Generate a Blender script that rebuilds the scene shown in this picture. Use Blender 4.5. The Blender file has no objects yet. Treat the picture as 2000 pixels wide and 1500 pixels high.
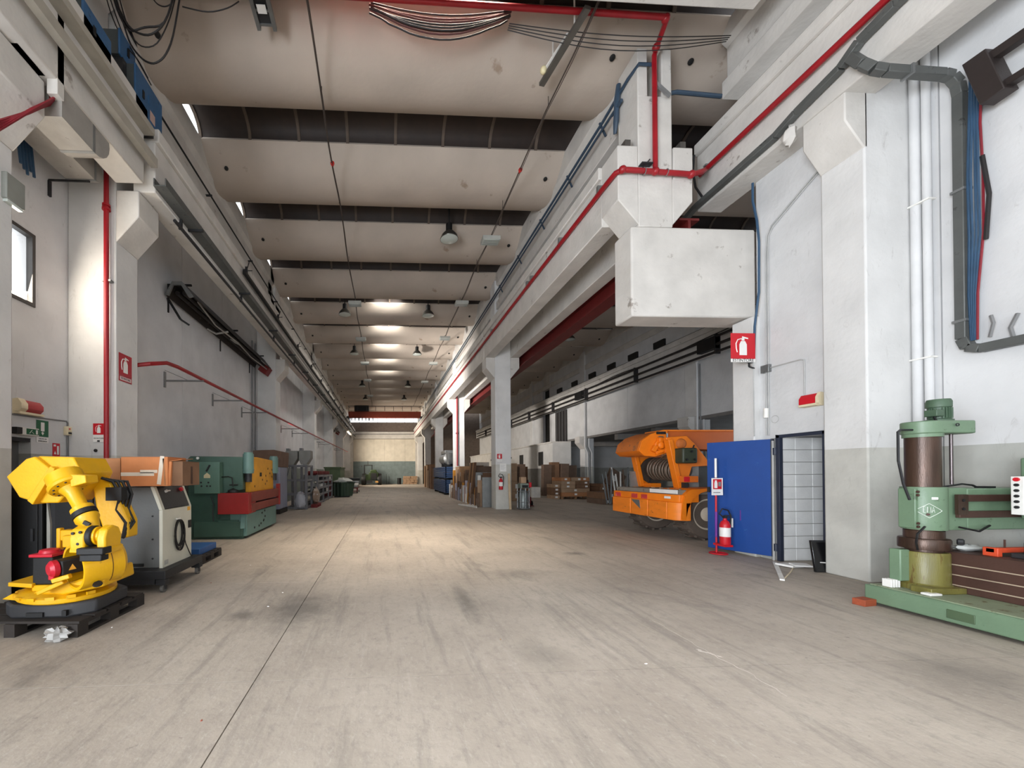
import bpy, bmesh, math, random
from mathutils import Vector, Matrix, Euler
random.seed(7)
SC = bpy.context.scene
COL = SC.collection
R_ = math.radians

# ------------------------------------------------------------------ camera
cd = bpy.data.cameras.new('camera'); cam = bpy.data.objects.new('camera', cd); COL.objects.link(cam)
cd.sensor_width = 36; cd.lens = 751/2000*36; cd.shift_x = 0.107; cd.shift_y = 0.0842
cd.clip_start = 0.05; cd.clip_end = 300
_y, _p, _r = R_(2.87), R_(.35), R_(.3)
fwd = Vector((math.sin(_y)*math.cos(_p), math.cos(_y)*math.cos(_p), math.sin(_p)))
rgt = Vector((math.cos(_y), -math.sin(_y), 0)); upv = rgt.cross(fwd)
r2 = math.cos(_r)*rgt - math.sin(_r)*upv; u2 = math.sin(_r)*rgt + math.cos(_r)*upv
m = Matrix.Identity(4)
for i in range(3): m[i][0] = r2[i]; m[i][1] = u2[i]; m[i][2] = -fwd[i]
m.translation = (0, 0, 1.5); cam.matrix_world = m
SC.camera = cam

# ------------------------------------------------------------------ light and exposure
SC.view_settings.view_transform = 'Standard'; SC.view_settings.look = 'None'
SC.view_settings.gamma = 1; SC.view_settings.use_curve_mapping = False
SC.view_settings.exposure = 0.66
w = bpy.data.worlds.new('overcast_sky'); SC.world = w; w.use_nodes = True
bg = w.node_tree.nodes['Background']; bg.inputs[0].default_value = (.92, .96, 1, 1); bg.inputs[1].default_value = 2.2

def area(name, loc, direction, sx, sy, power, col=(1, 1, 1), spread=180, up='Y'):
    ld = bpy.data.lights.new(name, 'AREA'); ld.shape = 'RECTANGLE'; ld.size = sx; ld.size_y = sy
    ld.energy = power; ld.color = col; ld.spread = R_(spread)
    o = bpy.data.objects.new(name, ld); COL.objects.link(o); o.location = loc
    o.rotation_euler = Vector(direction).to_track_quat('-Z', up).to_euler(); return o
COOL, WARM, NEUT = (.76, .88, 1), (1, .89, .74), (.90, .95, 1)
# open gates behind the camera
area('gate_daylight', (0.2, -7.6, 2.6), (.12, 1, -.22), 7.5, 4.6, 70, COOL, 150)
area('side_gate_daylight', (-4.95, -3.2, 1.9), (1, .35, .22), 4.2, 3.4, 780, (.86,.92,1), 160)
# roof lights over the near bay (above the top edge of the picture)
for yy, pw in ((3.04, 110), (.11, 110), (-2.82, 60)):
    area('roof_light', (1.0, yy, 9.75), (.06, 0, -1), 3.6, .7, pw, NEUT, 62)
area('roof_sunbeam', (.5, 5.97, 9.7), (0, .30, -1), 3.0, .7, 120, WARM, 50)
# window in the left wall, side window at the far end, added unseen gate of the side aisle
area('window_daylight', (-4.98, 5.4, 4.44), (1, .1, -.25), .84, 1.0, 34, WARM)
area('far_side_daylight', (-4.35, 44.0, 5.0), (1, .25, -.1), 4.5, 3.0, 620, WARM, 130)
area('hidden_window_daylight', (-4.9, 17.6, 4.1), (1, .68, .2), 1.3, 1.3, 420, (1,.94,.88), 60)
area('aisle_gate_daylight', (11.0, 6.95, 2.6), (-.15, 1, .05), 4.5, 4.2, 75, COOL)
area('mezzanine_window_daylight', (19.6, 17, 2.3), (-1, .1, 0), 6, 1.8, 50, COOL)  # unseen light from the right, set at an added window
area('end_window_daylight', (.5, 51.0, 9.05), (0, -1, -.1), 9, 1.7, 16, NEUT)
PITCH, EL1 = 2.93, 10.38                      # roof shells: centre of shell 1 and spacing
for k in range(3, 12):
    gy = EL1 + PITCH/2 + PITCH*k - PITCH
    if gy < 17: continue
    for sx_ in (-.42, .42):
        area('roof_light_pane', (.25+sx_*.8, gy-.05, 9.66), (0, .45, -1), .44, .34, 30 if gy < 30 else 4, (1,.97,.9))

# ------------------------------------------------------------------ mesh helpers
class MB:
    def __init__(s): s.v = []; s.f = []
    def add(s, vs, fs):
        n = len(s.v); s.v += [tuple(v) for v in vs]; s.f += [tuple(i+n for i in f) for f in fs]; return s
    def box(s, x0, x1, y0, y1, z0, z1):
        return s.add([(x0,y0,z0),(x1,y0,z0),(x1,y1,z0),(x0,y1,z0),(x0,y0,z1),(x1,y0,z1),(x1,y1,z1),(x0,y1,z1)],
                     [(0,3,2,1),(4,5,6,7),(0,1,5,4),(1,2,6,5),(2,3,7,6),(3,0,4,7)])
    def obox(s, c, d, rot=(0,0,0)):
        e = Euler(rot).to_matrix(); c = Vector(c); x, y, z = d[0]/2, d[1]/2, d[2]/2
        vs = [c + e @ Vector(p) for p in [(-x,-y,-z),(x,-y,-z),(x,y,-z),(-x,y,-z),(-x,-y,z),(x,-y,z),(x,y,z),(-x,y,z)]]
        return s.add(vs, [(0,3,2,1),(4,5,6,7),(0,1,5,4),(1,2,6,5),(2,3,7,6),(3,0,4,7)])
    def bar(s, p0, p1, w, h, up=(0,0,1)):
        p0, p1 = Vector(p0), Vector(p1); d = (p1-p0).normalized(); u = Vector(up)
        if abs(d.dot(u)) > .98: u = Vector((1,0,0))
        a = d.cross(u).normalized(); b = a.cross(d).normalized(); vs = []
        for p in (p0, p1):
            for i, j in ((-1,-1),(1,-1),(1,1),(-1,1)): vs.append(p + a*i*w/2 + b*j*h/2)
        return s.add(vs, [(0,1,2,3),(7,6,5,4),(0,4,5,1),(1,5,6,2),(2,6,7,3),(3,7,4,0)])
    def cyl(s, p0, p1, r0, r1=None, n=12, caps=True):
        r1 = r0 if r1 is None else r1
        p0, p1 = Vector(p0), Vector(p1); d = (p1-p0).normalized()
        u = Vector((0,0,1)) if abs(d.z) < .95 else Vector((1,0,0))
        a = d.cross(u).normalized(); b = a.cross(d); vs = []
        for p, r in ((p0, r0), (p1, r1)):
            for i in range(n):
                t = 2*math.pi*i/n; vs.append(p + a*math.cos(t)*r + b*math.sin(t)*r)
        fs = [(i, (i+1) % n, n+(i+1) % n, n+i) for i in range(n)]
        if caps: fs += [tuple(range(n))[::-1], tuple(range(n, 2*n))]
        return s.add(vs, fs)
    def prism(s, poly, axis, a0, a1):
        n = len(poly); vs = []
        for a in (a0, a1):
            for p, q in poly: vs.append({'x': (a,p,q), 'y': (p,a,q), 'z': (p,q,a)}[axis])
        return s.add(vs, [(i, (i+1) % n, n+(i+1) % n, n+i) for i in range(n)] + [tuple(range(n))[::-1], tuple(range(n, 2*n))])
    def strip(s, a, b, axis, a0, a1):
        """closed shell between two profiles of equal length, swept along an axis (for non-convex sections)"""
        n = len(a)
        f = lambda t, p: {'x': (t,p[0],p[1]), 'y': (p[0],t,p[1]), 'z': (p[0],p[1],t)}[axis]
        vs = [f(a0,p) for p in a]+[f(a0,p) for p in b]+[f(a1,p) for p in a]+[f(a1,p) for p in b]
        fs = []
        for i in range(n-1):
            fs += [(i,i+1,n+i+1,n+i), (2*n+i,3*n+i,3*n+i+1,2*n+i+1), (i,2*n+i,2*n+i+1,i+1), (n+i,n+i+1,3*n+i+1,3*n+i)]
        fs += [(0,n,3*n,2*n), (n-1,3*n-1,4*n-1,2*n-1)]
        return s.add(vs, fs)
    def tube(s, pts, r, n=6, closed=False):
        pts = [Vector(p) for p in pts]; m = len(pts); vs = []; prev = None
        for i, p in enumerate(pts):
            if closed: d = pts[(i+1) % m]-pts[i-1]
            else: d = pts[min(i+1, m-1)]-pts[max(i-1, 0)]
            d.normalize()
            if prev is None:
                u = Vector((0,0,1)) if abs(d.z) < .9 else Vector((1,0,0)); a = d.cross(u).normalized()
            else:
                a = prev - d*prev.dot(d)
                a = a.normalized() if a.length > 1e-6 else d.orthogonal().normalized()
            prev = a; b = d.cross(a); rr = r[i] if isinstance(r, (list, tuple)) else r
            for k in range(n):
                t = 2*math.pi*k/n; vs.append(p + a*math.cos(t)*rr + b*math.sin(t)*rr)
        fs = []; L = m if closed else m-1
        for i in range(L):
            j = (i+1) % m
            for k in range(n): fs.append((i*n+k, i*n+(k+1) % n, j*n+(k+1) % n, j*n+k))
        if not closed: fs += [tuple(range(n))[::-1], tuple(range((m-1)*n, m*n))]
        return s.add(vs, fs)
    def lathe(s, prof, p0, d=(0,0,1), n=20):
        p0, d = Vector(p0), Vector(d).normalized(); u = Vector((0,0,1)) if abs(d.z) < .95 else Vector((1,0,0))
        a = d.cross(u).normalized(); b = a.cross(d); vs = []
        for r, z in prof:
            for i in range(n):
                t = 2*math.pi*i/n; vs.append(p0 + d*z + a*math.cos(t)*r + b*math.sin(t)*r)
        fs = []
        for j in range(len(prof)-1):
            for i in range(n): fs.append((j*n+i, j*n+(i+1) % n, (j+1)*n+(i+1) % n, (j+1)*n+i))
        fs += [tuple(range(n))[::-1], tuple(range((len(prof)-1)*n, len(prof)*n))]
        return s.add(vs, fs)
    def torus(s, c, R, r, d=(0,0,1), n=24, m=8):
        c, d = Vector(c), Vector(d).normalized(); u = Vector((0,0,1)) if abs(d.z) < .95 else Vector((1,0,0))
        a = d.cross(u).normalized(); b = a.cross(d)
        return s.tube([c + a*math.cos(2*math.pi*i/n)*R + b*math.sin(2*math.pi*i/n)*R for i in range(n)], r, m, True)
    def blob(s, c, r, seed=0, amp=.2, n=10, m=7):
        rnd = random.Random(seed); vs = []; c = Vector(c)
        for j in range(m+1):
            ph = math.pi*j/m
            for i in range(n):
                t = 2*math.pi*i/n; k = 1+rnd.uniform(-amp, amp)
                vs.append((c.x+r[0]*k*math.sin(ph)*math.cos(t), c.y+r[1]*k*math.sin(ph)*math.sin(t), c.z+r[2]*k*math.cos(ph)))
        return s.add(vs, [(j*n+i, j*n+(i+1) % n, (j+1)*n+(i+1) % n, (j+1)*n+i) for j in range(m) for i in range(n)])
    def build(s, name, mat, parent=None, label=None, smooth=True, bevel=0, local=False, seg=2, stuff=False):
        me = bpy.data.meshes.new(name); me.from_pydata(s.v, [], s.f)
        bm = bmesh.new(); bm.from_mesh(me); bmesh.ops.remove_doubles(bm, verts=bm.verts, dist=1e-6)
        bmesh.ops.recalc_face_normals(bm, faces=bm.faces); bm.to_mesh(me); bm.free()
        if smooth:
            me.polygons.foreach_set('use_smooth', [True]*len(me.polygons)); me.set_sharp_from_angle(angle=.7)
        me.materials.append(mat); o = bpy.data.objects.new(name, me); COL.objects.link(o)
        if parent is not None:
            o.parent = parent
            if not local: o.matrix_parent_inverse = Matrix.LocRotScale(parent.location, parent.rotation_euler, None).inverted() if parent.parent is None else PINV(parent)
        if bevel:
            b = o.modifiers.new('edge_wear', 'BEVEL'); b.width = bevel; b.segments = seg; b.limit_method = 'ANGLE'; b.angle_limit = R_(40)
        if label: o['label'] = label
        if stuff: o['kind'] = 'stuff'
        return o
def PINV(p):
    mt = Matrix.Identity(4); ch = []
    while p is not None: ch.append(p); p = p.parent
    for q in reversed(ch):
        mt = mt @ q.matrix_parent_inverse @ Matrix.LocRotScale(q.location, q.rotation_euler, None)
    return mt.inverted()

def tag(o, label, cat, group=None, kind=None):
    o['label'] = label
    o['category'] = cat
    if group: o['group'] = group
    if kind: o['kind'] = kind
    return o
def T(name, label, cat, loc=(0,0,0), rz=0, group=None, kind=None):
    o = bpy.data.objects.new(name, None); COL.objects.link(o); o.location = loc; o.rotation_euler = (0,0,rz); o.empty_display_size = .1
    if label: tag(o, label, cat, group, kind)
    elif kind: o['kind'] = kind
    return o
def S(name, kind='structure'):
    o = bpy.data.objects.new(name, None); COL.objects.link(o); o['kind'] = kind; o.empty_display_size = .1; return o
def dup(root, loc, rz=None, label=None):
    r = root.copy(); COL.objects.link(r); r.location = loc
    if rz is not None: r.rotation_euler = (0,0,rz)
    if label: r['label'] = label
    for ch in list(root.children):
        c = ch.copy(); COL.objects.link(c); c.parent = r; c.matrix_parent_inverse = ch.matrix_parent_inverse.copy()
        for g in list(ch.children):
            d = g.copy(); COL.objects.link(d); d.parent = c; d.matrix_parent_inverse = g.matrix_parent_inverse.copy()
    return r
def again(o, off, parent=None):
    c = o.copy(); COL.objects.link(c); c.location = Vector(o.location)+Vector(off)
    if parent: c.parent = parent
    return c

# ------------------------------------------------------------------ materials
def lin(c): return tuple(((x/255/12.92) if x <= 10 else ((x/255+.055)/1.055)**2.4) for x in c)
_M = {}
def M(name, col, rough=.55, metal=0, var=.12, scale=4, spots=None, spot_amt=.5, spot_scale=8, bump=.02, stretch=(1,1,1), fine=40, trans=0, alpha=1):
    """painted or raw surface: base colour with slow variation, optional wear patches of a second colour, fine relief"""
    if name in _M: return _M[name]
    mt = bpy.data.materials.new(name); mt.use_nodes = True; nt = mt.node_tree; N, L = nt.nodes, nt.links
    b = N['Principled BSDF']; b.inputs['Roughness'].default_value = rough; b.inputs['Metallic'].default_value = metal
    tc = N.new('ShaderNodeTexCoord'); mp = N.new('ShaderNodeMapping'); mp.inputs['Scale'].default_value = stretch
    L.new(tc.outputs['Object'], mp.inputs['Vector'])
    n1 = N.new('ShaderNodeTexNoise'); n1.inputs['Scale'].default_value = scale; n1.inputs['Detail'].default_value = 5; L.new(mp.outputs[0], n1.inputs['Vector'])
    c = lin(col); r1 = N.new('ShaderNodeValToRGB'); r1.color_ramp.elements[0].position = .3; r1.color_ramp.elements[1].position = .7
    r1.color_ramp.elements[0].color = (*[x*(1-var) for x in c], 1); r1.color_ramp.elements[1].color = (*[min(1, x*(1+var)) for x in c], 1)
    L.new(n1.outputs['Fac'], r1.inputs[0]); out = r1.outputs[0]
    if spots:
        n2 = N.new('ShaderNodeTexNoise'); n2.inputs['Scale'].default_value = spot_scale; n2.inputs['Detail'].default_value = 6; n2.inputs['Roughness'].default_value = .65; L.new(mp.outputs[0], n2.inputs['Vector'])
        r3 = N.new('ShaderNodeValToRGB'); e = .68 - .3*spot_amt; r3.color_ramp.elements[0].position = e; r3.color_ramp.elements[1].position = e+.07
        L.new(n2.outputs['Fac'], r3.inputs[0]); mx = N.new('ShaderNodeMix'); mx.data_type = 'RGBA'; L.new(r3.outputs[0], mx.inputs['Factor'])
        L.new(out, mx.inputs[6]); mx.inputs[7].default_value = (*lin(spots), 1); out = mx.outputs[2]
    L.new(out, b.inputs['Base Color'])
    if bump:
        n3 = N.new('ShaderNodeTexNoise'); n3.inputs['Scale'].default_value = fine; n3.inputs['Detail'].default_value = 3; L.new(mp.outputs[0], n3.inputs['Vector'])
        bp = N.new('ShaderNodeBump'); bp.inputs['Strength'].default_value = .35; bp.inputs['Distance'].default_value = bump*.2; L.new(n3.outputs['Fac'], bp.inputs['Height']); L.new(bp.outputs[0], b.inputs['Normal'])
    if trans: b.inputs['Transmission Weight'].default_value = trans; b.inputs['IOR'].default_value = 1.03
    if alpha < 1: b.inputs['Alpha'].default_value = alpha
    _M[name] = mt; return mt
def wall_paint(name, upper, lower, zsplit, scuff=.35, grime=(120,112,105)):
    """white distemper with a grey painted dado up to zsplit (metres above the floor), scuffs and smears"""
    mt = bpy.data.materials.new(name); mt.use_nodes = True; nt = mt.node_tree; N, L = nt.nodes, nt.links
    b = N['Principled BSDF']; b.inputs['Roughness'].default_value = .75
    tc = N.new('ShaderNodeTexCoord'); sp = N.new('ShaderNodeSeparateXYZ'); L.new(tc.outputs['Object'], sp.inputs[0])
    g = N.new('ShaderNodeMath'); g.operation = 'GREATER_THAN'; g.inputs[1].default_value = zsplit; L.new(sp.outputs['Z'], g.inputs[0])
    def two(c, v, sc):
        n = N.new('ShaderNodeTexNoise'); n.inputs['Scale'].default_value = sc; n.inputs['Detail'].default_value = 6; L.new(tc.outputs['Object'], n.inputs['Vector'])
        r = N.new('ShaderNodeValToRGB'); c = lin(c); r.color_ramp.elements[0].position = .32; r.color_ramp.elements[1].position = .66
        r.color_ramp.elements[0].color = (*[x*(1-v) for x in c], 1); r.color_ramp.elements[1].color = (*[x*(1+v*.4) for x in c], 1)
        L.new(n.outputs['Fac'], r.inputs[0]); return r.outputs[0]
    mx = N.new('ShaderNodeMix'); mx.data_type = 'RGBA'; L.new(g.outputs[0], mx.inputs['Factor'])
    L.new(two(lower, .14, 2.3), mx.inputs[6]); L.new(two(upper, .10, 1.6), mx.inputs[7])
    mp = N.new('ShaderNodeMapping'); mp.inputs['Scale'].default_value = (3, 3, .8); L.new(tc.outputs['Object'], mp.inputs[0])
    n2 = N.new('ShaderNodeTexNoise'); n2.inputs['Scale'].default_value = 3.1; n2.inputs['Detail'].default_value = 9; n2.inputs['Roughness'].default_value = .72; n2.inputs['Distortion'].default_value = 1.2; L.new(mp.outputs[0], n2.inputs['Vector'])
    r2_ = N.new('ShaderNodeValToRGB'); r2_.color_ramp.elements[0].position = .60; r2_.color_ramp.elements[1].position = .74; L.new(n2.outputs['Fac'], r2_.inputs[0])
    ms = N.new('ShaderNodeMath'); ms.operation = 'MULTIPLY'; ms.inputs[1].default_value = scuff; L.new(r2_.outputs[0], ms.inputs[0])
    mx2 = N.new('ShaderNodeMix'); mx2.data_type = 'RGBA'; L.new(ms.outputs[0], mx2.inputs['Factor']); L.new(mx.outputs[2], mx2.inputs[6]); mx2.inputs[7].default_value = (*lin(grime), 1)
    L.new(mx2.outputs[2], b.inputs['Base Color'])
    n3 = N.new('ShaderNodeTexNoise'); n3.inputs['Scale'].default_value = 9; n3.inputs['Detail'].default_value = 6; L.new(tc.outputs['Object'], n3.inputs['Vector'])
    bp = N.new('ShaderNodeBump'); bp.inputs['Strength'].default_value = .3; bp.inputs['Distance'].default_value = .02; L.new(n3.outputs['Fac'], bp.inputs['Height']); L.new(bp.outputs[0], b.inputs['Normal'])
    return mt
def floor_paint():
    mt = bpy.data.materials.new('worn_concrete'); mt.use_nodes = True; nt = mt.node_tree; N, L = nt.nodes, nt.links
    b = N['Principled BSDF']; b.inputs['Roughness'].default_value = .62
    tc = N.new('ShaderNodeTexCoord')
    def noise(sc, st, det=6, ro=.6, dist=0):
        mp = N.new('ShaderNodeMapping'); mp.inputs['Scale'].default_value = st; L.new(tc.outputs['Object'], mp.inputs[0])
        n = N.new('ShaderNodeTexNoise'); n.inputs['Scale'].default_value = sc; n.inputs['Detail'].default_value = det; n.inputs['Roughness'].default_value = ro; n.inputs['Distortion'].default_value = dist
        L.new(mp.outputs[0], n.inputs['Vector']); return n.outputs['Fac']
    def ramp(f, p0, p1, c0=(0,0,0,1), c1=(1,1,1,1)):
        r = N.new('ShaderNodeValToRGB'); r.color_ramp.elements[0].position = p0; r.color_ramp.elements[1].position = p1
        r.color_ramp.elements[0].color = c0; r.color_ramp.elements[1].color = c1; L.new(f, r.inputs[0]); return r.outputs[0]
    def mix(f, a, bcol, amt=1):
        m_ = N.new('ShaderNodeMath'); m_.operation = 'MULTIPLY'; m_.inputs[1].default_value = amt; L.new(f, m_.inputs[0])
        x = N.new('ShaderNodeMix'); x.data_type = 'RGBA'; L.new(m_.outputs[0], x.inputs['Factor']); L.new(a, x.inputs[6]); x.inputs[7].default_value = (*lin(bcol), 1); return x.outputs[2]
    c = ramp(noise(.7, (1,1,1), 8, .62), .3, .7, (*lin((156,145,133)),1), (*lin((184,173,159)),1))
    c = mix(ramp(noise(2.2, (2.2,.18,1), 7, .7), .52, .66), c, (108,102,96), .42)      # drag marks along the hall
    c = mix(ramp(noise(4.2, (3.0,.12,1), 7, .75), .56, .68), c, (186,176,166), .38)
    c = mix(ramp(noise(.9, (1,.6,1), 7, .7, .6), .58, .72), c, (92,88,84), .55)           # oil stains
    c = mix(ramp(noise(9, (1,1,1), 5, .7), .66, .72), c, (88,84,80), .55)
    c = mix(ramp(noise(13, (1,.7,1), 8, .8), .50, .62), c, (120,113,106), .30)
    c = mix(ramp(noise(26, (1,.5,1), 6, .8), .55, .66), c, (204,196,186), .30)
    c = mix(ramp(noise(3.1, (1.3,.7,1), 8, .75, .8), .66, .73), c, (206,198,188), .5)
    # individual oil stains: place, half-axes, strength
    for (px_, py_, ax_, ay_, am_) in ((-.95,4.3,.42,.62,.6),(-1.5,4.15,.16,.2,.6),(.95,4.5,.10,.75,.55),(3.5,6.9,.22,.16,.7),(4.3,2.6,.5,.35,.35),(1.3,3.1,.25,.3,.3),(2.0,5.6,.7,.25,.3)):
        mp = N.new('ShaderNodeMapping'); mp.inputs['Location'].default_value = (-px_/ax_, -py_/ay_, 0); mp.inputs['Scale'].default_value = (1/ax_, 1/ay_, 0); L.new(tc.outputs['Object'], mp.inputs[0])
        ln = N.new('ShaderNodeVectorMath'); ln.operation = 'LENGTH'; L.new(mp.outputs[0], ln.inputs[0])
        ad = N.new('ShaderNodeMath'); ad.operation = 'MULTIPLY_ADD'; L.new(noise(5, (1,1,1), 6, .7), ad.inputs[0]); ad.inputs[1].default_value = 1.6; L.new(ln.outputs['Value'], ad.inputs[2])
        sc_ = N.new('ShaderNodeMath'); sc_.operation = 'MULTIPLY'; sc_.inputs[1].default_value = .4; L.new(ad.outputs[0], sc_.inputs[0])
        c = mix(ramp(sc_.outputs[0], .42, .76, (1,1,1,1), (0,0,0,1)), c, (84,80,76), am_)
    L.new(c, b.inputs['Base Color'])
    bp = N.new('ShaderNodeBump'); bp.inputs['Strength'].default_value = .25; bp.inputs['Distance'].default_value = .01; L.new(noise(25, (1,1,1), 6), bp.inputs['Height']); L.new(bp.outputs[0], b.inputs['Normal'])
    return mt
WALL = wall_paint('white_wall_grey_dado', (210,210,210), (172,172,166), 1.8)
WALLL = wall_paint('left_wall_paint', (216,216,218), (120,126,120), 1.8, .25)
COLM = wall_paint('column_paint', (214,213,211), (194,192,184), 1.8, .35)
ENDW = wall_paint('end_wall_paint', (214,206,190), (120,134,134), 3.0, .15)
CONC = M('white_painted_concrete', (204,200,194), .8, var=.1, scale=2, spots=(150,142,134), spot_amt=.12, spot_scale=3, bump=.06, fine=14)
SHELL = M('roof_shell_concrete', (184,172,160), .85, var=.1, scale=.8, spots=(150,134,118), spot_amt=.1, spot_scale=1.5, bump=.05, fine=10)
DARKBR = M('brown_skylight_sheet', (40,28,22), .6, var=.25)
RIB = M('dusty_skylight_rib', (92,80,70), .8)
FLOOR = floor_paint()
BLACK = M('matt_black', (16,16,17), .6); DKG = M('dark_grey_metal', (48,48,50), .5, .3, spots=(80,78,76), spot_amt=.15)
GALV = M('galvanised_steel', (140,142,142), .45, .7, spots=(96,96,94), spot_amt=.2)
GREYP = M('grey_paint', (120,120,120), .5); WHT = M('white_plastic', (226,224,218), .45); CREAMM = M('cream_plastic', (222,208,176), .5)
REDP = M('red_pipe_paint', (150,20,30), .4, var=.15); REDS = M('red_sign', (196,24,38), .4, var=.04, bump=0); GRNS = M('green_sign', (18,92,58), .4, var=.04, bump=0)
WSIGN = M('white_sign', (232,230,226), .5, var=.04, bump=0); INK = M('black_ink', (28,28,30), .6, bump=0)
BLUEP = M('blue_conduit_paint', (52,70,88), .45); CBL = M('blue_cable', (48,78,106), .55); CBLK = M('black_cable', (26,22,22), .6); CRED = M('red_cable', (128,22,36), .5)
# ------------------------------------------------------------------ floor: cast slabs with open joints
fl = S('floor')
xs = [-5.3, -.935, 5.9, 14.0, 20.5]; ys = [-9, 2.835, 5.37, 11.5, 17.5, 23.5, 29.5, 36, 43, 52]
for i in range(len(xs)-1):
    for j in range(len(ys)-1):
        MB().box(xs[i]+.004, xs[i+1]-.004, ys[j]+.004, ys[j+1]-.004, -.2, 0).build('floor_slab', FLOOR, fl, smooth=False)
MB().box(-5.5, 20.7, -9.2, 52.2, -.3, -.012).build('sub_base', M('joint_dirt', (70,64,58), .9), fl)
# ------------------------------------------------------------------ ceiling: concrete shells, brown skylight strips
ce = S('ceiling')
def shell_mesh(x0, x1):
    a = []; b = []
    for i in range(15):
        t = -1 + 2*i/14; a.append((1.03*t, 8.97+.53*abs(t)**2.3)); b.append((.97*t, 9.10+.53*abs(t)**2.3))
    return MB().strip(a, b, 'x', x0, x1)
def run(x0, x1, ks, lit):
    o = shell_mesh(x0, x1).build('roof_shell', SHELL, ce); first = True
    hs = []
    for sx_ in (x0+.75, x1-.75):
        hs.append(MB().lathe([(.05,0),(.05,.02),(.03,.03)], (sx_, -.62, 9.12), (0,-.5,-.85), 10).build('drain_hole', BLACK, ce))
    n = max(3, round((x1-x0-.30)/1.15)); wd = (x1-x0-.30)/n
    arc0 = [(.50*math.cos(math.pi*i/8), .42*math.sin(math.pi*i/8)) for i in range(9)]
    arc1 = [(.47*math.cos(math.pi*i/8), .39*math.sin(math.pi*i/8)) for i in range(9)]
    arc2 = [(.44*math.cos(math.pi*i/8), .36*math.sin(math.pi*i/8)) for i in range(9)]
    pan = MB().strip(arc0, arc1, 'x', .01, wd-.01).build('skylight_panel', DARKBR, ce)
    rib = MB().strip(arc1, arc2, 'x', -.035, .035).build('skylight_rib', RIB, ce)
    used = []
    for k in ks:
        yc = EL1 + PITCH*k
        c = o if first else again(o, (0,0,0)); c.location = (0, yc, 0)
        for h in hs:
            d = h if first else again(h, (0,0,0)); d.location = (0, yc, 0)
        gy = yc + PITCH/2
        for i in range(n):
            xx = x0+.30+i*wd
            p = pan if pan not in used else again(pan, (0,0,0)); used.append(p); p.location = (xx, gy, 9.5)
            r = rib if rib not in used else again(rib, (0,0,0)); used.append(r); r.location = (xx, gy, 9.5)
        if lit(gy):
            for sx_ in (-.336,.336): MB().box(.25+sx_-.26,.25+sx_+.26,gy-.24,gy+.24,9.70,9.72).box(.25+sx_-.26,.25+sx_-.235,gy-.24,gy+.24,9.62,9.70).box(.25+sx_+.235,.25+sx_+.26,gy-.24,gy+.24,9.62,9.70).build('light_pane_frame', RIB, ce)
        first = False
run(-4.62, 5.0, range(-1, 14), lambda y: y > 17)
run(-4.62, 6.3, range(-5, -1), lambda y: False)
run(5.0, 13.2, range(-1, 14), lambda y: False)
# ------------------------------------------------------------------ walls
wl = S('wall_left')
js = [6.95, 9.95, 12.4, 15.15, 17.9, 20.6, 23.8, 26.6, 29.5, 32.4, 35.2, 38, 41, 46.5, 49, 51.2]
for a, b in zip(js[:-1], js[1:]):
    MB().box(-5.25, -5.05, a+.008, b-.008, 0, 9.6).build('wall_panel', WALLL, wl, smooth=False)
MB().box(-5.3, -5.2, 6.9, 51.2, 0, 9.6).build('wall_backing', M('joint_grey', (70,68,66), .9), wl)  # grey backing closes the open joints between panels
hw = S('window_5'); MB().box(-5.05,-5.0,16.95,18.25,3.45,4.75).build('glass_pane', M('white_obscure_glass', (220,222,222), .3), hw); MB().bar((-5.0,16.9,3.4),(-5.0,16.9,4.8),.08,.1).bar((-5.0,18.3,3.4),(-5.0,18.3,4.8),.08,.1).build('window_frame', DKG, hw)
OBS = M('white_obscure_glass', (220,222,222), .3)
hw = S('added_gate_5'); MB().box(8.75,13.2,6.71,6.75,.5,4.7).build('glazed_leaf', OBS, hw); MB().bar((8.7,6.75,0),(8.7,6.75,4.8),.08,.1).bar((8.7,6.75,4.75),(13.2,6.75,4.75),.1,.08).build('gate_frame', DKG, hw)  # unseen gate leaf added on the solid wall to go with the aisle lamp
hw = S('window_6'); MB().box(-5.05,-5.0,41.8,46.2,3.4,6.6).build('glass_pane', OBS, hw); MB().bar((-4.98,41.75,3.35),(-4.98,41.75,6.65),.08,.1).bar((-4.98,46.25,3.35),(-4.98,46.25,6.65),.08,.1).build('window_frame', DKG, hw)  # unseen pane added over the wall panel at the far side lamp
hw = S('window_7'); MB().box(20.14,20.2,14,20,1.4,3.2).build('glass_pane', OBS, hw); MB().bar((20.1,13.95,1.3),(20.1,13.95,3.3),.08,.1).bar((20.1,20.05,1.3),(20.1,20.05,3.3),.08,.1).build('window_frame', DKG, hw)  # unseen pane added on the mezzanine wall to go with its lamp
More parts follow.
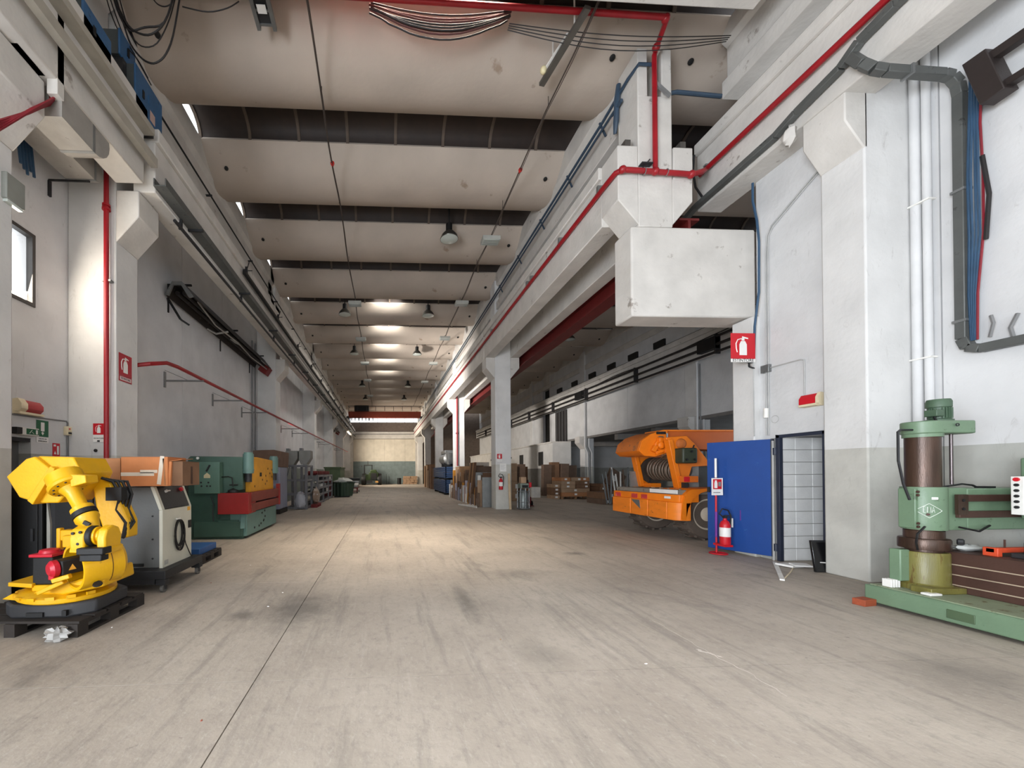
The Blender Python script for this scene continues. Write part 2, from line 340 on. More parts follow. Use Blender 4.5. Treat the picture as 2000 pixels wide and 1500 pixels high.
# near bay of the left wall: window and door openings left free
DY0, DY1, DZ = 4.72, 5.78, 2.02; WY0, WY1, WZ0, WZ1 = 4.95, 5.83, 3.92, 4.97
g = MB(); X0, X1 = -5.3, -5.05
g.box(X0,X1,-9,-5.4,0,9.6).box(X0,X1,-1.0,DY0,0,9.6).box(X0,X1,-5.4,-1.0,4.6,9.6)
g.box(X0,X1,DY0,DY1,DZ,WZ0).box(X0,X1,DY0,WY0,WZ0,9.6).box(X0,X1,WY0,WY1,WZ1,9.6).box(X0,X1,WY1,6.95,WZ0,9.6).box(X0,X1,DY1,6.95,0,WZ0)
g.build('wall_panel', WALL, wl, smooth=False)
wi = S('window_1'); FR = M('window_frame_metal', (74,72,70), .5, .4)
f_ = MB().box(-5.12,-5.03,WY0,WY0+.05,WZ0,WZ1).box(-5.12,-5.03,WY1-.05,WY1,WZ0,WZ1).box(-5.12,-5.03,WY0+.05,WY1-.05,WZ0,WZ0+.05).box(-5.12,-5.03,WY0+.05,WY1-.05,WZ1-.05,WZ1)
f_.build('window_frame', FR, wi)
gl = M('window_glass', (240,240,240), .05, trans=1, bump=0, var=0)
MB().box(-5.10,-5.095,WY0+.05,WY1-.05,WZ0+.05,WZ1-.05).build('glass_pane', gl, wi)
d1 = S('door_1'); DG = M('grey_door_paint', (128,130,128), .6, spots=(90,88,84), spot_amt=.15)
MB().box(-5.22,-5.16,DY0+.02,DY1-.3,0,DZ-.04).build('door_leaf', DG, d1)
MB().box(-5.3,-5.22,DY0,DY1,0,DZ).build('door_recess', M('door_recess_paint', (96,97,95), .7), d1)
MB().bar((-5.1,DY0+.02,0),(-5.1,DY0+.02,DZ),.05,.08).bar((-5.1,DY0,DZ-.03),(-5.1,DY1,DZ-.03),.08,.05).build('door_frame', DKG, d1)
# end wall: gate, lintel, high strip window
we = S('wall_end')
MB().box(-5.3,13.2,51.2,51.4,0,8.2).box(-5.3,13.2,51.2,51.4,9.95,11).box(-5.3,-4.3,51.2,51.4,8.2,9.95).box(5.3,13.2,51.2,51.4,8.2,9.95).build('wall_face', M('end_wall_brown', (104,92,84), .85), we, smooth=False)
MB().box(-4.3,5.2,50.9,51.15,6.0,6.9).build('gate_lintel', CONC, we, bevel=.02); MB().box(-4.3,5.2,50.82,50.9,6.55,6.62).build('lintel_rail', GREYP, we)
MB().box(4.3,5.1,50.7,51.15,0,6.0).build('gate_jamb', CONC, we); MB().box(-4.4,-3.95,50.7,51.15,0,6.0).build('gate_jamb', CONC, we)
d2 = S('door_2')
for i in range(6):
    MB().box(-3.93+i*1.37,-3.93+i*1.37+1.36,51.02,51.1,.02,5.95).build('gate_panel', ENDW, d2, smooth=False)
MB().box(-3.95,4.3,50.98,51.03,2.55,2.6).build('gate_rail', M('gate_rail_paint', (126,138,138), .6), d2)
wn = S('window_2')
MB().box(-4.3,5.3,51.25,51.28,8.2,9.95).build('glass_pane', gl, wn)
q = MB()
for x in [-4.3+i*1.2 for i in range(9)]: q.box(x-.03,x+.03,51.2,51.3,8.2,9.95)
q.build('window_frame', FR, wn)
# right side
wr = S('wall_right')
for ya_, yb_ in ((-9,-4.2),(-4.19,.18),(.19,4.55),(4.565,4.85)): MB().box(7.15,7.35,ya_,yb_,0,9.6).build('wall_panel', WALL, wr, smooth=False)
MB().box(7.3,7.4,-9,4.85,0,9.6).build('wall_backing', M('joint_grey', (70,68,66), .9), wr)  # grey backing behind the joints of the right wall
g = MB(); dy0, dy1, dz = 5.40, 6.06, 2.045
g.box(6.56,6.76,5.30,dy0,0,7.9).box(6.56,6.76,6.2,6.40,0,7.9).box(6.56,6.76,dy0,6.2,dz,7.9).build('wall_panel', WALL, wr, smooth=False)
MB().box(7.0,7.4,4.85,5.4,0,9.6).build('wall_return', WALL, wr, smooth=False)
MB().box(6.95,13.4,6.45,6.7,0,9.6).build('added_aisle_wall', WALL, wr, smooth=False)  # unseen wall added across the aisle front to block light
# store behind the blue door: block walls, slab and ceiling
st = S('wall_store')
BLK = M('white_block', (224,224,222), .7, var=.06, bump=.03)
for r in range(10):
    z0 = .0+r*.205; off = .0 if r % 2 else .0
    for x0, x1 in ((6.58,6.84),(6.845,7.14),(7.145,7.55)):
        MB().box(x0, x1-.004, 6.07-.015, 6.2, z0+.004, z0+.201).build('block', BLK, st, smooth=False, bevel=.004, seg=1)
MB().box(6.575,8.0,6.075,6.2,0,2.044).build('mortar', M('mortar', (150,148,144), .9), st)
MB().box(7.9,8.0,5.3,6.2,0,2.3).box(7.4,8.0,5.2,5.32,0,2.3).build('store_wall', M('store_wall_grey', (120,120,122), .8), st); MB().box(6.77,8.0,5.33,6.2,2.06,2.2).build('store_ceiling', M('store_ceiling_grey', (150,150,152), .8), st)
wb = S('wall_back')
MB().box(-5.3,-3.8,-9,-8.8,0,9.6).box(4.6,7.35,-9,-8.8,0,9.6).box(-3.8,4.6,-9,-8.8,5.2,9.6).build('wall_face', WALL, wb, smooth=False)
# aisle far side: wall panels above the low bays, mezzanine room
wa = S('wall_aisle')
for a, b in ((6.7,9.5),(9.5,12.4),(12.4,15.2),(15.8,19.8),(19.8,24.0)):
    MB().box(13.0,13.2,a+.01,b-.01,3.75,9.6).build('wall_panel', WALL, wa, smooth=False)
for a, b in ((24.6,28.0),(28.0,29.4),(30.6,33.0),(33,37),(37,41),(41,45),(45,51.2)):
    MB().box(13.0,13.2,a+.01,b-.01,0 if b > 30 else 3.75,9.6).build('wall_panel', WALL, wa, smooth=False)
MB().box(13.25,13.35,6.7,51.2,3.75,9.6).build('wall_backing', M('joint_dark', (60,58,56), .9), wa)
MB().box(13.0,20.4,6.7,30,3.62,3.75).build('mezzanine_slab', M('mezzanine_grey', (120,116,112), .9), wa)
MB().box(20.2,20.4,6.7,30,0,3.7).box(13.2,20.4,29.8,30,0,3.7).box(13.2,20.4,6.5,6.7,0,3.7).build('mezzanine_wall', WALL, wa, smooth=False)
for yb in (18.0, 21.0, 26.5):
    MB().box(13.2,20.2,yb,yb+.3,3.3,3.62).build('mezzanine_joist', M('mezzanine_grey', (120,116,112)), wa)
# partition rooms of the far aisle
pr_ = S('wall_partition'); PRT = wall_paint('partition_paint', (210,208,204), (122,120,116), 1.75, .3)
ys_ = [26.2, 29.0, 32.0, 35.5, 40, 45, 51]
for a, b in zip(ys_[:-1], ys_[1:]): MB().box(11.7,11.85,a+.01,b-.01,0,3.5).build('wall_panel', PRT, pr_, smooth=False)
MB().box(11.7,13.0,26.0,26.2,0,3.5).build('wall_panel', PRT, pr_, smooth=False); MB().box(11.6,13.0,26,51,3.5,3.6).build('room_roof', CONC, pr_)
for i, (a, z0, z1) in enumerate(((27.6,1.95,2.95),(31.6,1.9,2.9))):
    o = S('window_%d' % (3+i)); MB().box(11.66,11.72,a,a+.7,z0,z1).build('glass_pane', BLACK, o); MB().bar((11.67,a,z0),(11.67,a,z1),.06,.05).bar((11.67,a+.7,z0),(11.67,a+.7,z1),.06,.05).bar((11.67,a,z1),(11.67,a+.7,z1),.06,.05).build('window_frame', DKG, o)
o = S('door_3'); MB().box(11.64,11.72,35.0,38.5,0,2.7).build('door_leaf', M('dark_green_door', (44,50,48), .6), o); MB().box(11.6,11.7,34.5,41,2.72,2.86).build('sliding_rail', DKG, o)

# ------------------------------------------------------------------ columns, corbels, crane girders, roof beams
def column(x0, x1, y0, y1, ztop, label, corb=()):
    t = T('concrete_column', label, 'column', ((x0+x1)/2, (y0+y1)/2, 0), kind='structure')
    c = MB().box(x0, x1, y0, y1, 0, ztop).build('shaft', COLM, t, bevel=.02, local=False)
    c.location = (0,0,0)
    for poly in corb: MB().prism(poly, 'y', y0, y1).build('corbel', CONC, t, bevel=.015)
    return t
# mesh coordinates are world coordinates, so the paint split at 1.8 m lands on every column
CR = lambda xf, s, top=6.10, reach=.36: [(xf, top), (xf+s*reach, top), (xf+s*reach, top-.42), (xf, top-.84)]
names = ['second', 'third', 'fourth', 'fifth', 'sixth']
ROWY = [15.2, 24.0, 32.6, 41.2, 49.6]
for i, y in enumerate(ROWY):
    column(4.5, 5.14, y, y+.62, 9.2, 'white concrete column with grey dado, %s of the middle row down the hall' % names[i], (CR(4.5,-1), CR(5.14,1)))
    column(-5.05, -4.3, y+.5, y+1.15, 9.2, 'white concrete pier on the left wall, %s from the front behind the machines' % names[i], (CR(-4.3,1),))
    if y < 45: column(12.9, 13.5, y, y+.6, 9.2, 'pale column in the far side of the dim aisle, %s along its wall' % names[i], ([(12.9,3.75),(12.55,3.75),(12.55,3.35),(12.9,2.95)],))
column(-5.05, -4.3, 6.42, 6.98, 9.2, 'white concrete pier with the tall red pipe, beside the window', (CR(-4.3,1),))
column(-5.05, -4.3, 4.1, 4.69, 9.2, 'white pier with brown-grey dado at the left edge, behind the yellow robot', (CR(-4.3,1),))
column(6.45, 7.15, 4.80, 5.32, 9.2, 'large white column with corbel between blue door and green drill', ([(6.5,6.57),(6.18,6.57),(6.18,6.18),(6.45,5.82),(6.5,5.82)],))
column(6.45, 7.1, 6.37, 6.78, 4.2, 'white pier carrying the big box beam, left of the blue door')
# column stub standing on the box beam, forked head
t = T('forked_column', 'forked white column stub carrying red pipe, above the big white box beam', 'column', (4.8,6.75,5.8), kind='structure')
MB().box(4.5,5.12,6.5,7.05,5.8,8.1).box(4.5,4.68,6.5,7.05,8.1,8.95).box(4.94,5.12,6.5,7.05,8.1,8.95).box(4.68,4.94,6.85,7.05,8.1,8.75).build('shaft', CONC, t, bevel=.015)
for xf, s in ((4.5,-1),(5.12,1)): MB().prism([(xf,6.66),(xf+s*.37,6.66),(xf+s*.37,6.26),(xf,5.84)], 'y', 6.5, 7.02).build('corbel', CONC, t, bevel=.015)
MB().obox((4.9,6.42,8.15),(.34,.03,.06),(0,.7,0)).build('fork_wedge', GREYP, t)
t = T('box_beam', 'massive white box beam jutting out above the orange crane', 'beam', (5.5,6.75,4.2), kind='structure')
MB().box(4.36,6.64,6.5,7.0,4.22,5.80).build('beam_body', CONC, t, bevel=.03)
def girder(x0, x1, ya, yb, z0, z1, label, fl=.1, dap=0, out=1):
    t = T('crane_girder', label, 'beam', ((x0+x1)/2, (ya+yb)/2, z0), kind='structure')
    ya2 = ya+dap
    a = x0-(.06 if out < 0 else 0); b = x1+(.06 if out > 0 else 0)
    g = MB().box(x0, x1, ya2, yb, z0, z0+.26).box(x0+.0, x1, ya2, yb, z0+.26, z1-.22).box(a, b, ya2, yb, z1-.22, z1)
    if dap: g.box(x0, x1, ya, ya2, z0+.54, z1)
    g.build('girder_body', CONC, t, bevel=.018)
    MB().box((x0+x1)/2-.05, (x0+x1)/2+.05, ya, yb, z1+.0, z1+.10).build('crane_rail', M('rail_steel', (92,88,84), .6, .5), t)
    return t
for a, b, i in ((6.5,15.45,'first'),(15.5,24.25,'second'),(24.3,32.85,'third'),(32.9,51,'fourth')):
    girder(4.13, 4.5, a, b, 6.10, 7.22, 'white crane girder with red pipe over the hall, %s span of the middle row' % i, dap=.5 if a == 6.5 else 0, out=-1)
    girder(5.14, 5.5, a, b, 6.10, 7.22, 'white crane girder facing the aisle behind the middle row, %s span' % i, dap=.5 if a == 6.5 else 0)
for a, b, i in ((6.45,15.75,'first'),(15.8,24.6,'second'),(24.65,33.2,'third'),(33.25,51,'fourth')):
    girder(-4.05, -3.7, a, b, 6.10, 7.15, 'white crane girder along the left side of the hall, %s span' % i)
girder(6.15, 6.63, -8.8, 7.18, 6.55, 7.85, 'broad white girder with red pipe in the top right corner', out=-1)
girder(-4.22, -3.78, -8.8, 6.3, 6.12, 7.3, 'white girder in the top left corner ending above the window')
girder(12.5, 12.88, 6.7, 51, 6.0, 7.05, 'dim white girder with dark pipes along the far side of the aisle', out=-1)
def roofbeam(x, s, ya, yb, label, z0=8.02, z1=9.5):
    t = T('roof_beam', label, 'beam', (x, (ya+yb)/2, z0), kind='structure')
    P_ = [(x,z0),(x,z0+.30),(x+s*.10,z0+.38),(x+s*.10,z0+.92),(x,z0+1.0),(x,z1)]; Q = [(x+s*.5,z) for _, z in P_]
    MB().strip(P_, Q, 'y', ya, yb).build('beam_body', CONC, t, bevel=.01)
    return t
for a, b, i in ((7.0,15.5,'first'),(15.55,24.3,'second'),(24.35,51,'third')):
    roofbeam(4.57, 1, a, b, 'white roof beam with blue conduits above the middle row, %s span' % i)
    roofbeam(-4.3, -1, a-.5, b, 'dusty roof beam along the left side of the hall, %s span' % i)
roofbeam(6.14, 1, -8.8, 6.6, 'short white roof beam end high in the top right corner', 8.2, 9.5); roofbeam(-4.3, -1, -8.8, 6.4, 'roof beam above blue switch boxes in the top left corner')
roofbeam(12.95, 1, 6.7, 51, 'dim roof beam with dark openings along the far side of the aisle')
t = T('roof_beam', 'transverse white roof beam crossing above the red pipe at the top', 'beam', (1,5.2,8.35), kind='structure')
MB().box(-4.3,5.62,4.9,5.5,8.46,9.55).build('beam_body', CONC, t, bevel=.015); MB().lathe([(.07,0),(.07,.01),(.045,.012)], (5.0,5.3,8.46), (0,0,-1), 16).build('lifting_pocket', SHELL, t)
# ------------------------------------------------------------------ small builders
def text(par, s, size, loc, mat=None, name='lettering'):
    cu = bpy.data.curves.new(name, 'FONT'); cu.body = s; cu.size = size; cu.align_x = 'CENTER'; cu.align_y = 'CENTER'; cu.extrude = .0008
    o = bpy.data.objects.new(name, cu); COL.objects.link(o); dg = bpy.context.evaluated_depsgraph_get()
    me = bpy.data.meshes.new_from_object(o.evaluated_get(dg)); bpy.data.objects.remove(o); bpy.data.curves.remove(cu)
    me.materials.clear(); me.materials.append(mat or INK); o = bpy.data.objects.new(name, me); COL.objects.link(o); o.parent = par
    o.location = loc; o.rotation_euler = (R_(90), 0, 0); return o
def plate(par, x0, x1, z0, z1, y0, y1, mat, name='plate', bevel=0):
    return MB().box(x0, x1, y0, y1, z0, z1).build(name, mat, par, local=True, bevel=bevel)
def ext_pict(par, cx, cz, s, y=-.006):
    """fire extinguisher pictogram: body, neck, lever, hose"""
    b = MB(); w_, h_ = .16*s, .52*s
    body = [(cx-w_,cz-.38*s),(cx+w_,cz-.38*s),(cx+w_,cz+.06*s),(cx+w_*.55,cz+.2*s),(cx-w_*.55,cz+.2*s),(cx-w_,cz+.06*s)]
    b.prism(body, 'y', y, y+.004); b.prism([(cx-.06*s,cz+.22*s),(cx+.06*s,cz+.22*s),(cx+.06*s,cz+.32*s),(cx-.06*s,cz+.32*s)], 'y', y, y+.004)
    b.prism([(cx-.04*s,cz+.33*s),(cx+.22*s,cz+.28*s),(cx+.22*s,cz+.33*s),(cx-.04*s,cz+.4*s)], 'y', y, y+.004)
    b.tube([(cx-.07*s,y+.002,cz+.3*s),(cx-.22*s,y+.002,cz+.26*s),(cx-.3*s,y+.002,cz+.1*s),(cx-.29*s,y+.002,cz-.1*s),(cx-.25*s,y+.002,cz-.26*s)], .022*s, 4)
    return b.build('pictogram', WSIGN, par, local=True)
def fire_sign(loc, rz, w, h, label, word='ESTINTORE', foot=True, group=None, tilt=0):
    t = T('fire_extinguisher_sign', label, 'sign', loc, rz, group)
    hr = w if foot else h
    plate(t, -w/2, w/2, h/2-hr, h/2, -.004, 0, REDS, 'red_field'); ext_pict(t, 0, h/2-hr/2, hr*.95)
    if foot:
        plate(t, -w/2, w/2, -h/2, h/2-hr-.002, -.004, 0, WSIGN, 'white_field'); text(t, word, w*.17, (0,-.0055,(-h/2+h/2-hr)/2), INK)
    return t
def pallet(name, label, x0, x1, y0, y1, z0, mat, cat='pallet', rz=0):
    cx, cy = (x0+x1)/2, (y0+y1)/2; t = T(name, label, cat, (cx, cy, z0), rz); w_, d_ = x1-x0, y1-y0
    n = 5
    for i in range(n):
        yy = -d_/2 + (i+.5)*d_/n; MB().box(-w_/2, w_/2, yy-d_/n*.4, yy+d_/n*.4, .12, .142).build('plank', mat, t, local=True)
    for i in range(3):
        xx = -w_/2+.05+(w_-.1)*i/2
        MB().box(xx-.05, xx+.05, -d_/2, d_/2, .098, .12).build('stringer_board', mat, t, local=True)
        MB().box(xx-.05, xx+.05, -d_/2, d_/2, 0, .02).build('skid_board', mat, t, local=True)
        for yy in (-d_/2+.06, 0, d_/2-.06): MB().box(xx-.05, xx+.05, yy-.06, yy+.06, .02, .098).build('block', mat, t, local=True)
    return t
DWOOD = M('dark_stained_pallet', (44,38,34), .8); WOOD = M('pallet_wood', (150,112,80), .8, stretch=(6,1,6), spots=(110,78,54), spot_amt=.3)
REDPAL = M('red_pallet_paint', (120,34,34), .7)
CARD = M('cardboard', (176,122,82), .85, var=.08, stretch=(1,1,4)); CARDO = M('lit_orange_cardboard', (206,132,82), .85, var=.08); CARDD = M('dull_cardboard', (124,92,68), .9, var=.14); TAPE = M('parcel_tape', (226,214,196), .4, var=.15)  # orange cardboard: warm light painted into the plain box colour
CARDG = M('grey_brown_cardboard', (104,84,70), .9, var=.15); CARDL = M('light_cardboard', (170,140,112), .9, var=.12)
YEL = M('robot_yellow', (228,172,10), .38, var=.08, spots=(150,110,10), spot_amt=.06); YEL2 = M('press_yellow', (206,146,26), .5, spots=(150,96,20), spot_amt=.12)
ROBRED = M('motor_red', (190,22,44), .4)
# ------------------------------------------------------------------ yellow robot
pallet('robot_pallet', 'black wooden pallet under the yellow robot', -4.05, -2.78, 3.72, 4.62, 0, DWOOD, rz=-.06)
t = T('industrial_robot', 'yellow folded industrial robot arm on a dark pedestal', 'robot', (-3.22, 4.15, .142))
DP = M('dark_pedestal', (52,52,54), .6, spots=(76,74,72), spot_amt=.2)
MB().prism([(-3.66,3.92),(-3.5,3.8),(-3.0,3.8),(-2.82,3.94),(-2.82,4.4),(-3.0,4.52),(-3.5,4.52),(-3.66,4.4)], 'z', .142, .27).build('pedestal', DP, t, bevel=.02)
MB().box(-3.02,-2.98,3.77,3.80,.17,.22).build('pedestal_port', BLACK, t); MB().box(-3.35,-3.2,3.78,3.8,.16,.2).build('pedestal_port', BLACK, t)
fl_ = MB().lathe([(.36,0),(.40,.02),(.40,.06),(.33,.09)], (-3.24,4.14,.27), (.05,0,1), 24)
fl_.prism([(-3.64,.31),(-3.28,.27),(-3.2,.30),(-3.55,.36)], 'y', 3.86, 4.2).prism([(-3.62,.42),(-3.4,.40),(-3.4,.44),(-3.62,.46)], 'y', 3.9, 4.3)
f2 = fl_.build('turntable', YEL, t, bevel=.006)
for i in range(7):
    a = R_(200+i*22); MB().obox((-3.24+.40*math.cos(a), 4.14+.40*math.sin(a), .335), (.07,.02,.03), (0,0,a+R_(90))).build('turntable_rib', YEL, t)
ax = Vector((.51,.86,.06)).normalized(); c0 = Vector((-2.92,3.78,.62))
MB().lathe([(.18,.22),(.19,.0),(.215,0),(.22,.02),(.22,.24),(.215,.34),(.17,.38),(.0001,.38)], c0, ax, 32).build('ring_housing', YEL, t)
MB().lathe([(.222,.225),(.222,.232)], c0, ax, 32).build('housing_seam', M('brown_seam', (90,60,10)), t)
MB().prism([(-3.36,.36),(-3.06,.34),(-2.68,.42),(-2.70,.56),(-2.95,.48),(-3.2,.44)], 'y', 3.84, 4.3).build('base_casting', YEL, t, bevel=.02)
MB().bar((-3.20,3.74,.40),(-2.98,3.76,.50),.06,.04).build('foot_brace', YEL, t, bevel=.008); MB().bar((-3.04,3.70,.52),(-2.90,3.72,.56),.05,.04).build('foot_brace', YEL, t, bevel=.006)
MB().lathe([(.0001,.012),(.035,.012),(.04,0)], (-2.70,3.78,.46), (.2,-.5,.85), 12).build('lifting_eye', BLACK, t)
mc = c0+Vector((-.09,.03,.01)); MB().bar(mc+ax*.2, mc-ax*.06, .15, .14).build('horizontal_motor', BLACK, t, bevel=.012)
MB().lathe([(.05,-.04),(.078,-.02),(.078,.02),(.05,.045)], mc-ax*.09, -ax, 14).build('motor_cap', ROBRED, t); MB().obox(mc-ax*.08+Vector((-.01,-.01,-.07)),(.05,.06,.06)).build('motor_plug', ROBRED, t, bevel=.008)
e1 = ax.cross(Vector((0,0,1))).normalized(); MB().add([mc+e1*.077-ax*.01+Vector((0,0,-.03)), mc+e1*.077+ax*.05+Vector((0,0,-.03)), mc+e1*.077+ax*.02+Vector((0,0,.025))], [(0,1,2)]).build('warning_sticker', M('yellow_sticker', (230,170,60)), t)
MB().box(-3.43,-3.24,3.94,4.12,.42,.69).build('upright_motor', BLACK, t, bevel=.012)
MB().box(-3.45,-3.23,3.92,4.14,.69,.72).lathe([(.09,0),(.08,.04),(.03,.05)], (-3.34,4.03,.71), (0,0,1), 12).build('upright_motor_cap', ROBRED, t, bevel=.006)
MB().box(-3.42,-3.2,3.92,4.16,.36,.42).build('motor_mount', YEL, t, bevel=.01)
MB().box(-3.34,-3.30,4.1,4.16,.72,.95).box(-3.30,-3.06,4.1,4.2,.82,.93).box(-3.24,-3.10,4.05,4.2,.76,.88).build('balancer_bracket', YEL, t, bevel=.01)
# wrist fork, in front of and above the ring
def ear(x0, x1): return MB().prism([(3.62,.80),(3.82,.80),(3.84,.92),(3.80,1.0),(3.72,1.03),(3.64,1.0),(3.61,.92)], 'x', x0, x1)
ear(-2.83,-2.70).build('fork_ear', YEL, t, bevel=.015); ear(-2.595,-2.515).build('fork_ear', YEL, t, bevel=.015)
MB().prism([(-2.84,.79),(-2.51,.77),(-2.50,.83),(-2.83,.84)], 'y', 3.62, 3.84).build('fork_bridge', YEL, t, bevel=.01)
for dx, dz in ((-.035,.965),(.03,.975),(.01,.87)):
    MB().lathe([(.0001,.012),(.013,.012),(.013,0)], (-2.765+dx,3.622,dz), (0,-1,.1), 8).build('bolt', BLACK, t)
MB().cyl((-2.70,3.70,.93),(-2.65,3.70,.93),.095,n=20).build('wrist_joint', BLACK, t, bevel=.008)
MB().cyl((-2.65,3.71,.93),(-2.59,3.71,.93),.066,n=18).cyl((-2.65,3.71,.93),(-2.63,3.71,.93),.085,n=18).build('wrist_gear', YEL, t)
MB().box(-2.73,-2.50,3.56,3.68,.78,.84).box(-2.71,-2.52,3.57,3.67,.72,.78).build('cable_shroud', BLACK, t, bevel=.008)
d = Vector((.56,-.16,-.82)).normalized(); A0 = Vector((-3.03,3.86,1.41)); fc = A0+d*.325
MB().lathe([(.165,0),(.17,.02),(.16,.04),(.095,.055),(.08,.085),(.066,.12),(.062,.27),(.07,.33)], A0, d, 28).build('forearm', YEL, t)
for i in range(12):
    a_ = 2*math.pi*i/12; u = d.cross(Vector((0,1,0))).normalized(); v = d.cross(u)
    p = A0+d*.04+(u*math.cos(a_)+v*math.sin(a_))*.13; MB().cyl(p, p+d*.012, .010, n=6).build('flange_bolt', DKG, t)
MB().lathe([(.075,-.05),(.095,-.04),(.095,0)], fc, d, 24).build('wrist_collar', YEL, t)
MB().lathe([(.095,0),(.105,.005),(.105,.05),(.09,.055)], fc, d, 24).build('wrist_ring', BLACK, t)
MB().lathe([(.09,.055),(.10,.06),(.10,.09),(.08,.12),(.065,.18),(.05,.22)], fc, d, 24).build('wrist_hub', YEL, t)
MB().obox(fc+d*.15+Vector((.02,-.075,.02)),(.06,.02,.035),(0,.5,0)).build('wrist_plug', BLACK, t)
def gp(poly, y0, y1, name, bv=.012): MB().prism(poly, 'y', y0, y1).build(name, YEL, t, bevel=bv)
gp([(-3.62,1.48),(-3.44,1.65),(-3.36,1.675),(-3.22,1.56),(-3.38,1.24),(-3.50,1.28)], 3.88, 4.36, 'gear_cover')
gp([(-3.37,1.68),(-3.04,1.67),(-2.96,1.52),(-3.02,1.40),(-3.18,1.22),(-3.34,1.22),(-3.40,1.26)], 3.93, 4.38, 'elbow_housing')
gp([(-3.41,1.25),(-3.20,1.58),(-3.155,1.555),(-3.36,1.21)], 3.86, 4.36, 'elbow_plate', .006)
MB().cyl(A0+d*-.10, A0, .15, n=24).build('flange_hub', YEL, t)
MB().prism([(-2.94,1.50),(-2.80,1.49),(-2.79,1.42),(-2.93,1.38)], 'y', 3.76, 3.92).build('cable_clamp', YEL, t, bevel=.006)
MB().prism([(-3.1,1.46),(-2.90,1.42),(-2.72,1.0),(-2.72,.82),(-2.95,.82),(-3.04,1.1)], 'y', 4.24, 4.42).build('lower_arm', YEL, t, bevel=.02)
cb = MB()
for k in range(4): cb.tube([(-2.96+k*.02,4.2+k*.03,1.46-k*.01),(-2.86+k*.03,4.22+k*.03,1.42),(-2.80+k*.02,4.25+k*.03,1.28),(-2.84+k*.02,4.25+k*.03,1.12),(-2.74+k*.01,4.24+k*.03,.98),(-2.76,4.22,.82)], .016)
cb.box(-2.92,-2.76,4.2,4.34,1.22,1.36).build('cable_bundle', BLACK, t)
b = MB().blob((-2.95,3.64,.05),(.10,.065,.06),3,.38,14,9).build('plastic_bag', M('crumpled_film', (190,188,184), .25, alpha=.75), None); tag(b, 'crumpled clear plastic bag on the floor below the robot', 'bag')
# cabinets behind the robot
t = T('black_cabinet', 'black steel cabinet standing in shadow behind the yellow robot', 'cabinet', (-4.5, 5.1, 0))
MB().box(-4.95,-4.12,4.86,5.4,0,1.34).build('body', BLACK, t, bevel=.01); MB().box(-4.9,-4.16,4.845,4.86,.05,1.3).build('door', BLACK, t, bevel=.004); MB().box(-4.22,-4.19,4.82,4.845,.7,.85).build('handle', DKG, t)
t = T('grey_cabinet', 'dark grey cabinet between the robot and the cream controller', 'cabinet', (-3.8, 5.2, 0))
MB().box(-4.08,-3.52,4.92,5.5,0,1.34).build('body', DKG, t, bevel=.01); MB().prism([(-4.09,.1),(-4.05,.1),(-4.05,.9),(-4.09,1.2)], 'y', 4.89, 4.92).build('edge_strip', M('pale_grey_strip', (160,158,150)), t)
MB().box(-4.0,-3.56,4.9,4.92,.06,1.28).build('door', BLACK, t)
# cream controller on a cart
t = T('controller_cabinet', 'cream fronted controller cabinet with coiled black cable, under the cardboard boxes', 'cabinet', (-3.1, 5.5, .28))
SIDEG = M('controller_side_shaded', (100,102,101), .5, var=.06); CRM = M('controller_cream', (208,206,190), .45, var=.05)  # side grey is darkened to carry the robot's shadow
prof = [(-3.42,.28),(-2.90,.28),(-2.90,1.03),(-3.01,1.33),(-3.42,1.33)]
MB().prism(prof, 'y', 5.15, 5.86).build('body', SIDEG, t, bevel=.006)
MB().box(-2.90,-2.855,5.13,5.88,.27,1.03).build('front_panel', CRM, t, bevel=.006)
for ya_, yb_ in ((5.13,5.19),(5.83,5.88)): MB().prism([(-2.90,1.03),(-2.855,1.03),(-2.965,1.335),(-3.01,1.335)], 'y', ya_, yb_).build('sloped_rim', CRM, t, bevel=.004)
MB().prism([(-2.90,1.03),(-2.862,1.04),(-2.972,1.33),(-3.01,1.33)], 'y', 5.19, 5.83).build('console', M('console_black', (34,34,36), .4), t)
MB().cyl((-2.945,5.74,1.27),(-2.915,5.74,1.285),.03,n=12).build('emergency_button', REDS, t); MB().cyl((-2.95,5.36,1.26),(-2.92,5.36,1.275),.02,n=10).box(-2.94,-2.92,5.38,5.44,1.262,1.28).build('key_switch', WHT, t)
MB().box(-2.857,-2.852,5.76,5.84,.965,1.02).build('yellow_label', M('yellow_sticker', (230,170,60)), t); MB().box(-2.857,-2.845,5.78,5.86,.71,.82).build('mains_switch', BLACK, t)
MB().box(-2.857,-2.853,5.17,5.26,.31,.37).build('rating_plate', M('plate_grey', (170,168,160)), t); MB().box(-2.86,-2.83,5.45,5.53,.87,.89).build('cable_hook', WHT, t)
q = MB(); rn = random.Random(4)
for k in range(7):
    ry, rz_ = .10+rn.uniform(-.02,.025), .19+rn.uniform(-.02,.03); cy = 5.49+rn.uniform(-.02,.02)
    q.tube([(-2.838+.004*k, cy+ry*math.sin(a_), .86-rz_+rz_*math.cos(a_)) for a_ in [2*math.pi*i/20 for i in range(20)]], .008, 5, True)
q.tube([(-2.84,5.55,.86),(-2.835,5.6,.7),(-2.838,5.68,.5),(-2.838,5.78,.36),(-2.845,5.86,.28)], .007, 5).build('cable_coil', CBLK, t)
for z_ in (.4,.65,.95):
    MB().cyl((-2.99,5.15,z_),(-2.99,5.143,z_),.012,n=8).build('screw', BLACK, t)
MB().box(-3.3,-3.1,5.14,5.15,.30,.34).build('vent_slot', BLACK, t)
t = T('castor_cart', 'dark steel cart on four castors under the controller cabinet', 'cart', (-3.1, 5.4, 0))
